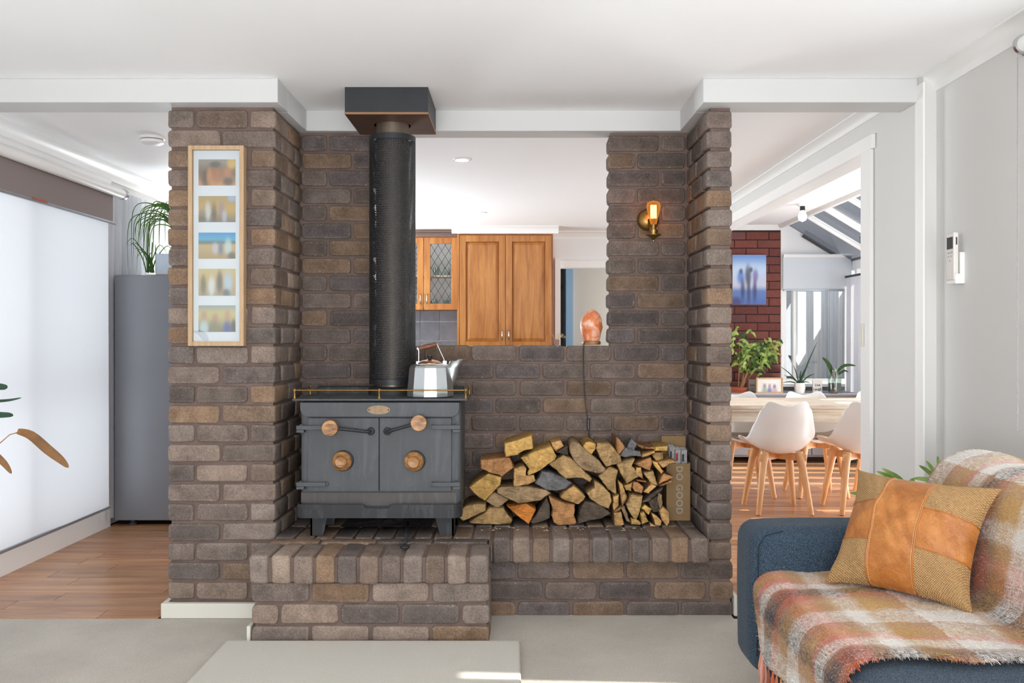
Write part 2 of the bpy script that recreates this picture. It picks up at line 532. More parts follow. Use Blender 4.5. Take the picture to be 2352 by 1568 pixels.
# ------------------------------------------------------------------ mesh helpers
WO = {}
class MB:
    def __init__(s):
        s.v = []
        s.f = []
        s.mi = []
        s.uv = None
        s.col = None
    def add(s, vs, fs, mi=0):
        o = len(s.v)
        s.v += [Vector(p) for p in vs]
        s.f += [tuple(i + o for i in f) for f in fs]
        s.mi += [mi] * len(fs)
        return s
    def box(s, x0, x1, y0, y1, z0, z1, mi=0):
        vs = [(x, y, z) for z in (z0, z1) for y in (y0, y1) for x in (x0, x1)]
        return s.add(vs, [(0, 2, 3, 1), (4, 5, 7, 6), (0, 1, 5, 4), (2, 6, 7, 3), (0, 4, 6, 2), (1, 3, 7, 5)], mi)
    def tube(s, pts, r, n=10, mi=0, caps=True, closed=False):
        pts = [Vector(p) for p in pts]
        rs = r if isinstance(r, (list, tuple)) else [r] * len(pts)
        o = len(s.v)
        up = None
        for i, p in enumerate(pts):
            d = (pts[min(i + 1, len(pts) - 1)] - pts[max(i - 1, 0)])
            if d.length < 1e-9:
                d = Vector((0, 0, 1))
            d.normalize()
            if up is None:
                up = d.orthogonal().normalized()
            else:
                up = (up - d * up.dot(d))
                up = up.normalized() if up.length > 1e-6 else d.orthogonal().normalized()
            w = d.cross(up)
            for k in range(n):
                a = 2 * math.pi * k / n
                s.v.append(p + (up * math.cos(a) + w * math.sin(a)) * rs[i])
        for i in range(len(pts) - 1):
            for k in range(n):
                a, b = o + i * n + k, o + i * n + (k + 1) % n
                s.f.append((a, b, b + n, a + n))
                s.mi.append(mi)
        if caps:
            s.f.append(tuple(o + k for k in reversed(range(n))))
            s.mi.append(mi)
            s.f.append(tuple(o + (len(pts) - 1) * n + k for k in range(n)))
            s.mi.append(mi)
        return s
    def lathe(s, prof, c=(0, 0, 0), n=24, axis='z', mi=0, caps=True):
        o = len(s.v)
        c = Vector(c)
        for (r, h) in prof:
            for k in range(n):
                a = 2 * math.pi * k / n
                x, y = r * math.cos(a), r * math.sin(a)
                p = {'z': (x, y, h), 'y': (x, h, y), 'x': (h, x, y)}[axis]
                s.v.append(c + Vector(p))
        for i in range(len(prof) - 1):
            for k in range(n):
                a, b = o + i * n + k, o + i * n + (k + 1) % n
                s.f.append((a, b, b + n, a + n) if axis != 'y' else (a, a + n, b + n, b))
                s.mi.append(mi)
        if caps:
            s.f.append(tuple(o + k for k in range(n)))
            s.mi.append(mi)
            s.f.append(tuple(o + (len(prof) - 1) * n + k for k in range(n)))
            s.mi.append(mi)
        return s
    def prism(s, poly, ext, mi=0, side=None):
        # poly: list of 3-D points, ext: vector
        n = len(poly)
        e = Vector(ext)
        vs = [Vector(p) for p in poly] + [Vector(p) + e for p in poly]
        o = len(s.v)
        s.v += vs
        s.f.append(tuple(range(o, o + n)))
        s.mi.append(mi)
        s.f.append(tuple(range(o + 2 * n - 1, o + n - 1, -1)))
        s.mi.append(mi)
        for i in range(n):
            j = (i + 1) % n
            s.f.append((o + i, o + n + i, o + n + j, o + j))
            s.mi.append(mi if side is None else side)
        return s
    def grid(s, fn, nu, nv, mi=0, uv=None):
        o = len(s.v)
        for j in range(nv + 1):
            for i in range(nu + 1):
                s.v.append(Vector(fn(i / nu, j / nv)))
        for j in range(nv):
            for i in range(nu):
                a = o + j * (nu + 1) + i
                s.f.append((a, a + 1, a + nu + 2, a + nu + 1))
                s.mi.append(mi)
        return s
    def build(s, name, mat, parent=None, smooth=False, bevel=0, segs=2, fixn=True, local=False, angle=None):
        me = bpy.data.meshes.new(name)
        if local:
            c = Vector((0, 0, 0))
        else:
            lo = Vector([min(p[i] for p in s.v) for i in range(3)])
            hi = Vector([max(p[i] for p in s.v) for i in range(3)])
            c = (lo + hi) / 2
            if parent is None:
                c.z = lo.z
        me.from_pydata([p - c for p in s.v], [], s.f)
        mats = mat if isinstance(mat, (list, tuple)) else [mat]
        for m in mats:
            me.materials.append(m)
        for p, i in zip(me.polygons, s.mi):
            p.material_index = i
        if s.uv:
            ul = me.uv_layers.new(name='UVMap')
            for l in me.loops:
                ul.data[l.index].uv = s.uv[l.vertex_index]
        if s.col:
            ca = me.color_attributes.new('Col', 'FLOAT_COLOR', 'POINT')
            for i, cc in enumerate(s.col):
                ca.data[i].color = cc
        if fixn:
            bm = bmesh.new()
            bm.from_mesh(me)
            bmesh.ops.recalc_face_normals(bm, faces=bm.faces)
            bm.to_mesh(me)
            bm.free()
        me.update()
        if smooth:
            me.shade_smooth()
            if angle is not None:
                me.set_sharp_from_angle(angle=R(angle))
        o = bpy.data.objects.new(name, me)
        C.objects.link(o)
        if parent is not None:
            o.parent = parent
            if local:
                o.location = (0, 0, 0)
            else:
                o.location = c - WO[parent.name]
        else:
            o.location = c
        WO[o.name] = c.copy()
        if bevel:
            b = o.modifiers.new('edge', 'BEVEL')
            b.width = bevel
            b.segments = segs
            b.limit_method = 'ANGLE'
            b.angle_limit = R(40)
            if not smooth:
                me.shade_smooth()
                me.set_sharp_from_angle(angle=R(38))
        return o

def thing(name, label, cat, loc=(0, 0, 0), group=None, rz=0):
    o = bpy.data.objects.new(name, None)
    o.empty_display_size = 0.1
    C.objects.link(o)
    o.location = loc
    o.rotation_euler = (0, 0, rz)
    WO[o.name] = Vector(loc)
    tag(o, label, cat, group)
    return o

def tag(o, label, cat, group=None, kind=None):
    o['label'] = label
    o['category'] = cat
    if group:
        o['group'] = group
    if kind:
        o['kind'] = kind
    return o

def struct(o, label=None):
    o['kind'] = 'structure'
    if label:
        o['label'] = label
    return o

def copy_tree(o, parent=None):
    c = o.copy()
    C.objects.link(c)
    c.parent = parent
    for ch in o.children:
        copy_tree(ch, c)
    return c

# ------------------------------------------------------------------ room shell
CE = 2.334          # main ceiling
XR = 1.79           # right wall, near part
XO = 1.735          # wall with the dining opening
XL = -2.65
YB = 9.14
YC = 3.80           # carpet edge

def sbox(name, ext, mat, label=None, bevel=0, parent=None):
    o = MB().box(*ext).build(name, mat, parent, bevel=bevel)
    if parent is None:
        struct(o, label)
    return o

sbox('floor_carpet', (XL - 0.2, 1.95, -2.4, YC, -0.06, 0.0), M['carpet'], 'beige cut pile carpet of the living room')
sbox('floor_carpet_infill', (-1.0, 0.955, YC, 3.86, -0.06, -0.0005), M['carpet'])
fl = sbox('floor_timber', (XL - 0.2, 3.7, YC + 0.0005, 10.6, -0.06, -0.012), M['sub'], 'reddish brown timber plank floor')
# planks, laid along x, where they are seen
def plank_area(x0, x1, y0, y1, w, seed, lens):
    r = random.Random(seed)
    y = y0
    cache = {}
    while y < y1 - 0.01:
        x = x0 - r.uniform(0, lens * 0.8)
        while x < x1:
            xa, xb = max(x, x0), min(x + lens, x1)
            if xb - xa > 0.03:
                key = round(xb - xa, 2)
                if key not in cache:
                    me = bpy.data.meshes.new('plank')
                    bm = bmesh.new()
                    bmesh.ops.create_cube(bm, size=1, matrix=Matrix.Diagonal((key - 0.002, w - 0.0016, 0.012, 1)))
                    bmesh.ops.bevel(bm, geom=[e for e in bm.edges if all(v.co.z > 0 for v in e.verts)], offset=0.0012, segments=1, affect='EDGES')
                    bm.to_mesh(me)
                    bm.free()
                    me.materials.append(M['plank'])
                    cache[key] = me
                o = bpy.data.objects.new('plank', cache[key])
                C.objects.link(o)
                o.parent = fl
                o.location = Vector(((xa + xb) / 2, y + w / 2, -0.0062)) - WO[fl.name]
                v = r.uniform(0.80, 1.12)
                o.color = (v, v * r.uniform(0.94, 1.0), v * r.uniform(0.88, 1.0), 1)
            x += lens
        y += w
plank_area(XL + 0.02, -1.55, YC + 0.004, 5.75, 0.13, 3, 1.0)
plank_area(0.98, 3.5, YC + 0.06, 9.0, 0.13, 4, 1.25)

sbox('ceiling', (XL - 0.2, 1.95, -2.4, YB + 0.1, CE, CE + 0.1), M['ceil'], 'flat white plaster ceiling')
sbox('ceiling_dining', (XO + 0.11, 2.75, 4.2, 9.3, 2.40, 2.5), M['ceil'], 'white ceiling of the dining area')
# right wall with the window near the camera
wr = MB()
wr.box(XR, XR + 0.16, 3.03, 3.75, 0, CE).box(XR, XR + 0.16, -2.4, 1.1, 0, CE).box(XR, XR + 0.16, 1.1, 3.03, 0, 0.75).box(XR, XR + 0.16, 1.1, 3.03, 2.1, CE)
struct(wr.build('wall_right', M['greywall']), 'pale grey wall with the remote holder')
wo = MB()
wo.box(XO, XO + 0.11, 3.71, 4.24, 0, CE).box(XO, XO + 0.11, 4.24, YB, 2.19, CE + 0.2).box(XO + 0.11, XR + 0.16, 3.75, 3.9, 0, CE)
wo.box(XO, XO + 0.11, 8.7, YB, 0, 2.19)
struct(wo.build('wall_opening', M['greywall']), 'white wall around the dining opening')
sbox('trim_1', (XO - 0.006, XO + 0.001, 3.70, 3.775, 0, 2.30), M['trim'], 'flat cover strip at the wall end')
# architrave of the dining opening
sbox('trim_2', (XO - 0.02, XO, 4.222, 4.335, 0, 2.131), M['trim'], 'white architrave post of the dining opening', 0.003)
sbox('trim_3', (XO - 0.02, XO, 4.20, 8.75, 2.131, 2.20), M['trim'], 'white architrave head of the dining opening', 0.003)
sbox('trim_4', (XO + 0.0, XO + 0.115, 4.24, 4.262, 0, 2.131), M['trim'], 'white jamb lining')
sbox('trim_5', (XO + 0.0, XO + 0.115, 4.262, 8.7, 2.131, 2.15), M['trim'], 'white head lining')
# left wall: window wall, near part open to daylight
wl = MB()
wl.box(XL - 0.15, XL, 5.5, 9.3, 0, 0.75).box(XL - 0.15, XL, 5.5, 7.25, 0.75, CE).box(XL - 0.15, XL, 8.8, 9.3, 0.75, CE).box(XL - 0.15, XL, 7.25, 8.8, 2.0, CE)
wl.box(XL - 0.15, XL, -2.4, 5.5, 2.16, CE).box(XL - 0.15, XL, -2.4, 5.5, 0, 0.16).box(XL - 0.15, XL, -2.4, 1.3, 0.16, 2.16)
struct(wl.build('wall_left', M['greywall']), 'white wall beside the fridge with the window opening')
wb = MB()
wb.box(XL - 0.15, -2.3, -2.4, -2.3, 0, CE).box(1.6, 1.95, -2.4, -2.3, 0, CE).box(-2.3, 1.6, -2.4, -2.3, 2.2, CE)
struct(wb.build('wall_rear', M['white']), 'white wall behind the viewer with glazed doors')
# kitchen wall
wk = MB()
wk.box(XL, 0.482, YB, YB + 0.12, 0, CE).box(0.482, XO, YB, YB + 0.12, 1.956, CE).box(1.32, XO, YB, YB + 0.12, 0, 1.956)
wkit = struct(wk.build('wall_kitchen', M['white']), 'white kitchen wall with a doorway to the hall')
wh = MB()
wh.box(0.70, 2.3, 10.45, 10.55, 0, CE, 0)
struct(wh.build('wall_hall', M['hall']), 'beige wall of the hallway')
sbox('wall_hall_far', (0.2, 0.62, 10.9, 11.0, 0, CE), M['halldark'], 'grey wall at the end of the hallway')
sbox('wall_hall_side', (0.615, 0.70, 10.40, 11.0, 0, CE), M['hallblue'], 'pale blue edge of the hallway wall')
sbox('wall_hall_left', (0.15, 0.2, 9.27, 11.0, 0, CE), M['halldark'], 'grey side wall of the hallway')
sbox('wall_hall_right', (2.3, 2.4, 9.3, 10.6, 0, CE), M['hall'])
sbox('ceiling_hall', (0.1, 2.4, 9.26, 11.0, CE, CE + 0.1), M['ceil'])
sbox('trim_6', (0.425, 0.482, YB - 0.05, YB, 0, 2.05), M['trim'], 'white doorway side post of the hall door')
sbox('trim_7', (0.482, 1.36, YB - 0.025, YB, 1.956, 2.03), M['trim'], 'white head architrave of the hall doorway')
dc = MB().box(0.505, 0.60, 10.86, 10.8995, 1.84, 1.87).box(0.50, 0.53, 10.86, 10.8995, 1.80, 1.89)
tag(dc.build('door_closer', M['blackplastic']), 'small black door closer inside the hallway', 'door closer')
# wall tiles
for i, x in enumerate((-1.98, -1.78, -1.58, -1.38, -1.18, -0.98, -0.78)):
    for k, z in enumerate((0.92, 1.12, 1.32)):
        MB().box(x + 0.0025, x + 0.1975, YB - 0.008, YB, z + 0.078, z + 0.273).build('tile', M['tile'], wkit, bevel=0.002, segs=1)

# cornices as swept cove profiles
def cove(name, x0, x1, y0, y1, ztop, s=0.075, label=None, face='-y'):
    """cove along a wall. face: direction the wall faces"""
    prof = []
    for i in range(7):
        a = i / 6 * math.pi / 2
        prof.append((s * (1 - math.sin(a)) , -s * (1 - math.cos(a))))
    # prof (d from wall, dz): from (s,0) curve to (0,-s)
    prof = [(s, 0)] + [(s - 0.9 * s * math.sin(i / 6 * math.pi / 2), -0.12 * s - 0.78 * s * (1 - math.cos(i / 6 * math.pi / 2))) for i in range(7)] + [(0.1 * s, -s), (0, -s), (0, 0)]
    m = MB()
    if face == '-y':
        m.prism([(x0, y0 - d, ztop + dz) for d, dz in prof], (x1 - x0, 0, 0))
    elif face == '+x':
        m.prism([(x0 + d, y0, ztop + dz) for d, dz in prof], (0, y1 - y0, 0))
    elif face == '-x':
        m.prism([(x0 - d, y0, ztop + dz) for d, dz in prof], (0, y1 - y0, 0))
    return struct(m.build(name, M['trim'], smooth=True, angle=35), label)
cove('trim_8', XL, XO, YB, YB, CE, 0.08, 'white cornice along the kitchen wall')
cove('trim_9', XL, XL, 0, YB, CE, 0.085, 'white cornice above the left window', '+x')
cove('trim_10', XR, XR, -2.3, 3.71, CE, 0.07, 'white cornice above the right wall', '-x')
cove('trim_11', XO, XO, 3.93, YB, CE, 0.05, 'small cornice above the dining opening', '-x')

# beams around the fireplace alcove
bl = MB()
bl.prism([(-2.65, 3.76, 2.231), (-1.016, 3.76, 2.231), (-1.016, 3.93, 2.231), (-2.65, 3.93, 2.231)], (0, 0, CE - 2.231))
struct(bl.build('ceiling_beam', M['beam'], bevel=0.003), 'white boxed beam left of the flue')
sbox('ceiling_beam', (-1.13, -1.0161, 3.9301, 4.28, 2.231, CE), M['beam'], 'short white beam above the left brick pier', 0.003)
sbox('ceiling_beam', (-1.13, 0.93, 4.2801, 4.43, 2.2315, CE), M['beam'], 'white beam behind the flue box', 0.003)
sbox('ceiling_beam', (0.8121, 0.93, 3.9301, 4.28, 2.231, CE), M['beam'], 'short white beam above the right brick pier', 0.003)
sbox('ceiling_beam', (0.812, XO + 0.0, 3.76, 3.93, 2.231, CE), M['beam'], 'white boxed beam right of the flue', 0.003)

# skirting on the left
sk = MB().prism([(XL, 5.68, 0), (XL + 0.03, 5.68, 0), (XL + 0.03, 5.68, 0.135), (XL + 0.018, 5.68, 0.147), (XL, 5.68, 0.147)], (0, -8, 0))
struct(sk.build('baseboard_left', M['trim']), 'tall white skirting under the left window')

# ------------------------------------------------------------------ bricks
bcache = {}
def brick_mesh(w, d, h, rad, kind, face=None):
    w, d, h = round(w, 3), round(d, 3), round(h, 3)
    var = rnd.randrange(4)
    key = (w, d, h, rad, var, kind, face)
    if key in bcache:
        return bcache[key]
    r = random.Random(hash((w, d, h, var)) & 0xffff)
    bm = bmesh.new()
    bmesh.ops.create_cube(bm, size=1, matrix=Matrix.Diagonal((w, d, h, 1)))
    for v in bm.verts:
        v.co += Vector([r.uniform(-0.0022, 0.0022) * (1 if rad > 0.004 else 0.2) for _ in range(3)])
    ax = {'x': 0, 'y': 1}.get(face)
    if ax is not None:
        es = [e for e in bm.edges if abs((e.verts[0].co - e.verts[1].co).normalized()[ax]) > 0.9]
        res = bmesh.ops.bevel(bm, geom=es, offset=rad * 1.9, segments=2, profile=0.5, affect='EDGES')
        es = [e for e in bm.edges if abs((e.verts[0].co - e.verts[1].co).normalized()[ax]) < 0.6]
        bmesh.ops.bevel(bm, geom=es, offset=rad * 0.85, segments=2, profile=0.5, affect='EDGES')
    else:
        bmesh.ops.bevel(bm, geom=list(bm.edges), offset=rad * 1.25, segments=2, profile=0.5, affect='EDGES')
    for v in bm.verts:
        v.co += noise.noise_vector(v.co * 45 + Vector((var * 9, 0, 0))) * (rad * 0.30)
    me = bpy.data.meshes.new('brick')
    bm.to_mesh(me)
    bm.free()
    at = me.attributes.new('dim', 'FLOAT_VECTOR', 'POINT')
    for a in at.data:
        a.vector = (w / 2, d / 2, h / 2)
    me.shade_smooth()
    me.set_sharp_from_angle(angle=R(60))
    me.materials.append(M['redbrick'] if kind == 'red' else M['brick'])
    bcache[key] = me
    return me

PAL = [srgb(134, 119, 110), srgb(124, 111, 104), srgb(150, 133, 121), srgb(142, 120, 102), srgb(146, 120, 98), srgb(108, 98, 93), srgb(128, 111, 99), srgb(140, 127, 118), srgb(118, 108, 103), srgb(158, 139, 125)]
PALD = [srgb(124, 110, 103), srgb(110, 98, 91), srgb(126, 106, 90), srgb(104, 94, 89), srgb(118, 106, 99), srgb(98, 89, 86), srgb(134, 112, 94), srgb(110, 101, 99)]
def brick(parent, x0, x1, y0, y1, z0, z1, pal=PAL, rad=0.0085, kind='b', jit=0.0018, face=None):
    me = brick_mesh(x1 - x0, y1 - y0, z1 - z0, rad, kind, face)
    o = bpy.data.objects.new('brick', me)
    C.objects.link(o)
    o.parent = parent
    o.location = Vector(((x0 + x1) / 2 + rnd.uniform(-jit, jit) * 0.5, (y0 + y1) / 2 + rnd.uniform(-jit, jit), (z0 + z1) / 2)) - WO[parent.name]
    o.rotation_euler = (rnd.uniform(-1, 1) * jit * 2, rnd.uniform(-1, 1) * jit * 2.2, rnd.uniform(-1, 1) * jit * 2)
    c = rnd.choice(pal)
    v = rnd.uniform(0.86, 1.14) * 0.84
    o.color = (c[0] * v, c[1] * v, c[2] * v, 1)
    return o

Z0, DZ, BH, J = 0.0735, 0.0861, 0.0745, 0.013
YP, YW = 3.83, 4.305
# left pier
mo = 0.013
pl = MB().box(-1.517 + mo, -1.046 - mo, YP + mo, YW + 0.10, 0.0, 2.238).build('brick_pier', M['mortar'])
struct(pl, 'left brick pier with the picture frame')
for k in range(25):
    z = Z0 + DZ * k
    r = 24 - k
    a = (z, z + BH)
    if r % 2 == 0:
        brick(pl, -1.517, -1.403, YP, 4.06, *a)
        brick(pl, -1.391, -1.167, YP, YP + 0.11, *a, face='y')
        brick(pl, -1.156, -1.046, YP, 4.062, *a)
        brick(pl, -1.156, -1.046, 4.073, YW - 0.004, *a)
    else:
        brick(pl, -1.517, -1.290, YP, YP + 0.11, *a, face='y')
        brick(pl, -1.278, -1.046, YP, YP + 0.11, *a)
        brick(pl, -1.156, -1.046, 3.951, 4.182, *a)
        brick(pl, -1.156, -1.046, 4.193, YW - 0.004, *a)
MB().box(-1.535, -1.03, YP - 0.03, YP - 0.002, 0, 0.066).box(-1.535, -1.517 + 0.002, YP - 0.002, 4.3, 0, 0.066).build('skirting', M['cream'], pl, bevel=0.003)
# right pier
pr = MB().box(0.852 + mo, 0.963 - mo, YP + 0.01 + mo, YW + 0.10, 0.0, 2.238).build('brick_pier', M['mortar'])
struct(pr, 'narrow right brick pier')
for k in range(25):
    z = Z0 + DZ * k
    r = 24 - k
    a = (z, z + BH)
    if k < 2:
        continue
    x0, x1 = 0.846, 0.956
    if r % 2 == 0:
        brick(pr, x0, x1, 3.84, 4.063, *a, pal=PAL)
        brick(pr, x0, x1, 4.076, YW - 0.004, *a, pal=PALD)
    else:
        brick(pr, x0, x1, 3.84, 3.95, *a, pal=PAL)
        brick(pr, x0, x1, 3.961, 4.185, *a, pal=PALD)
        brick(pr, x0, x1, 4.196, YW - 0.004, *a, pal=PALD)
MB().box(0.964, 0.980, 3.835, 4.3, 0, 0.09).build('skirting', M['cream'], pr, bevel=0.002)
# back wall
bw = MB()
ZH = Z0 + DZ * 12 + BH - 0.004
bw.box(-1.06, 0.862, YW + mo, YW + 0.105, 0, ZH)
bw.box(-1.06, -0.696 - mo, YW + mo, YW + 0.105, ZH, 2.235)
bw.box(0.4626 + mo, 0.862, YW + mo, YW + 0.105, ZH, 2.235)
bwo = bw.build('brick_wall', M['mortar'])
struct(bwo, 'brown brick wall behind the wood heater, half height in the middle')
for k in range(3, 25):
    z = Z0 + DZ * k
    r = 24 - k
    off = 0.0 if r % 2 == 0 else 0.117
    spans = [(-1.046, 0.842)] if k <= 12 else [(-1.046, -0.696), (0.4626, 0.842)]
    for s0, s1 in spans:
        bs = [0.485 + off + n * 0.2335 for n in range(-8, 4)]
        cuts = [s0] + [b for b in bs if s0 + 0.07 < b < s1 - 0.07] + [s1]
        for i in range(len(cuts) - 1):
            xa = cuts[i] + (0 if i == 0 else J / 2)
            xb = cuts[i + 1] - (0 if i == len(cuts) - 2 else J / 2)
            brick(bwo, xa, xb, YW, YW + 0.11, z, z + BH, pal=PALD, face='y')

# hearth ------------------------------------------------------------
HZ = 0.350
he = MB()
he.box(-1.056 + mo, -0.100 - mo, 3.515 + mo, 3.83, 0, 0.242)
he.box(-1.04, -0.11, 3.831, YW - 0.001, 0.2, HZ - 0.010).box(-0.11, 0.845, 3.87, YW - 0.001, 0.246, HZ - 0.010)
he.box(-0.12, 0.85, 3.85 + mo, 4.1, 0, 0.24).box(0.85, 0.955 - mo, 3.85 + mo, 3.96, 0, 0.24)
he.box(-0.109, 0.85, 3.80 + mo, 3.869, 0.246, HZ - 0.010)
he.box(-1.05 , -0.11, 3.485 + mo + 0.004, 3.8305, 0.243, HZ - 0.010)
heo = he.build('brick_hearth', M['mortar'])
tag(heo, 'raised brown brick hearth with a lower log ledge to the right', 'hearth')
rows = [(0.157, 0.2335, (-0.82, -0.577, -0.336)), (0.069, 0.147, (-0.943, -0.702, -0.459, -0.216)), (-0.012, 0.059, (-0.82, -0.577, -0.336))]
for z0, z1, bs in rows:
    cuts = [-1.056] + list(bs) + [-0.100]
    for i in range(len(cuts) - 1):
        brick(heo, cuts[i] + (J / 2 if i else 0), cuts[i + 1] - (J / 2 if i < len(cuts) - 2 else 0), 3.515, 3.625, z0, z1, face='y')
    brick(heo, -0.21, -0.1, 3.636, 3.845, z0, z1)
    brick(heo, -1.056, -0.946, 3.636, 3.825, z0, z1)
MB().box(-1.074, -1.059, 3.51, 3.80, 0, 0.062).build('skirting', M['cream'], heo, bevel=0.003)
n = 11
p = (1.063 - 0.097) / n
for i in range(n):
    x = -1.063 + p * i
    brick(heo, x + 0.005, x + p - 0.005, 3.485, 3.712, 0.236, HZ, rad=0.011, pal=PAL)
for i in range(-1, 4):
    x = -0.829 + 0.2403 * i
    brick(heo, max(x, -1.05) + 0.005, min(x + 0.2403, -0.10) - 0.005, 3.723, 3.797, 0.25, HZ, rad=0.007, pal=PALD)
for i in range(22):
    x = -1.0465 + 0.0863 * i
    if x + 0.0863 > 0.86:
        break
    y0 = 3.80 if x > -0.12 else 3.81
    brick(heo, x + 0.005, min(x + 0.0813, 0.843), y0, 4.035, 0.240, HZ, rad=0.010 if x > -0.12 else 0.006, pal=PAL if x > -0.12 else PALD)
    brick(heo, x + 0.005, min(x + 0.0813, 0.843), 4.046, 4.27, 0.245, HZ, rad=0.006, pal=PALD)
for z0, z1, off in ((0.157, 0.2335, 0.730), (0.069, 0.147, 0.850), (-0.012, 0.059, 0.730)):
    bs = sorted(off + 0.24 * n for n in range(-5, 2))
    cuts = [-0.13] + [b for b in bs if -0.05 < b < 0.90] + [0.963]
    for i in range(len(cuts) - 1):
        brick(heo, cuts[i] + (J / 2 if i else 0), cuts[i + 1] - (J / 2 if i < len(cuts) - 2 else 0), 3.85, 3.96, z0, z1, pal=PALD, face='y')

# red brick wall of the dining area
rb = MB().box(2.0, 2.765, 9.105, 9.2, 0, 2.34).build('brick_wall', M['darkmortar'])
struct(rb, 'red brick wall of the dining area')
REDS = [srgb(126, 68, 58), srgb(136, 76, 64), srgb(118, 62, 55), srgb(130, 71, 61), srgb(118, 72, 72)]
for k in range(27):
    z = 0.010 + k * 0.0861
    off = 0 if k % 2 else 0.12
    cuts = [2.0] + [x for x in (2.77 - off - 0.24 * n for n in range(6, -1, -1)) if 2.03 < x < 2.75] + [2.772]
    for i in range(len(cuts) - 1):
        brick(rb, cuts[i] + (0.004 if i else 0), cuts[i + 1] - (0.004 if i < len(cuts) - 2 else 0), 9.1, 9.19, z, z + 0.077, pal=REDS, rad=0.002, kind='red', jit=0.0006)
sbox('wall_dining_back', (2.7735, 2.79, 9.104, 9.25, 0, 2.62), M['white'])
sbox('wall_dining_gable', (2.78, 3.6, 9.13, 9.25, 2.085, 2.8), M['white'], 'white wall above the dining window')
sbox('wall_dining_top', (XO, 2.80, 9.11, 9.25, 2.345, 2.6), M['white'])
sbox('wall_dining_low', (2.77, 3.6, 9.13, 9.25, 0, 0.74), M['greyblue'], 'grey wall below the dining window')

# ------------------------------------------------------------------ dining window, roof, curtains
w1 = MB()
wx0, wx1, wz0, wz1 = 2.79, 3.50, 0.75, 2.09
for e in ((wx0, wx0 + 0.045, wz0, wz1), (wx1 - 0.05, wx1, wz0, wz1), (wx0 + 0.045, wx1 - 0.05, wz0, wz0 + 0.05), (wx0 + 0.045, wx1 - 0.05, wz1 - 0.03, wz1), (2.905, 2.935, wz0 + 0.05, wz1 - 0.03)):
    w1.box(e[0], e[1], 9.11, 9.17, e[2], e[3])
win = struct(w1.build('window_1', M['trim'], bevel=0.002), 'white framed dining window')
MB().box(wx0 - 0.02, wx1, 9.04, 9.11, wz0 - 0.03, wz0).build('sill', M['trim'], win)
MB().box(2.935, wx1 - 0.05, 9.135, 9.139, 0.80, 2.06).build('pane', M['glass'], win)
MB().box(wx0 + 0.045, 2.905, 9.135, 9.139, 0.80, 2.06).build('pane', M['glass'], win)
def curtain(x0, x1, y, z0, z1, n, amp, axis='x', seed=0):
    r = random.Random(seed)
    ph = [r.uniform(0, 6) for _ in range(3)]
    def f(u, v):
        a = x0 + (x1 - x0) * u
        d = amp * (math.sin(u * n * 6.283 + ph[0]) + 0.5 * math.sin(u * n * 2.7 * 6.283 + ph[1]) * (0.5 + 0.5 * v)) * (0.5 + 0.5 * (1 - v) + 0.2)
        z = z0 + (z1 - z0) * v
        return (a, y + d, z) if axis == 'x' else (y + d, a, z)
    return MB().grid(f, int(n * 14), 6)
tag(curtain(2.96, 3.28, 9.20, 0.76, 2.02, 6, 0.012).build('curtain', M['curtain'], smooth=True, fixn=False), 'white voile curtain seen inside the far dining window', 'curtain')
tag(curtain(3.29, 3.45, 9.20, 0.76, 2.02, 4, 0.010, seed=2).build('curtain', M['curtain'], smooth=True, fixn=False), 'narrow white voile curtain at the right end of the far dining window', 'curtain')
sbox('wall_beyond_window', (2.7, 3.7, 9.6, 9.65, 0, 2.3), M['greyblue'], 'grey room seen through the far window')
sbox('ceiling_beyond_window', (2.7, 3.8, 9.26, 9.65, 2.3, 2.35), M['white'])
sbox('wall_beyond_right', (3.7, 3.75, 9.2, 9.65, 0, 2.3), M['white'])
area('far_room_fill', (3.25, 9.5, 2.2), (0, -0.2, -1), 0.6, 0.15, 5, (0.95, 0.98, 1.0))  # added lamp that backlights the far curtains; no source there
sbox('floor_beyond_window', (2.7, 3.7, 9.26, 9.6, 0.5, 0.55), M['greyblue'])
rbld = thing('roller_blind', 'pale blue sheer roller blind half lowered over the far dining window', 'blind', (3.14, 9.06, 1.72))
MB().box(2.785, 3.49, 9.058, 9.062, 1.725, 2.075).build('fabric', M['blindblue'], rbld)
MB().box(2.785, 3.49, 9.05, 9.07, 1.712, 1.728).build('bottom_bar', M['rod'], rbld)
MB().tube([(2.785, 9.06, 2.075), (3.49, 9.06, 2.075)], 0.018, 10).build('tube', M['trim'], rbld, smooth=True, angle=40)
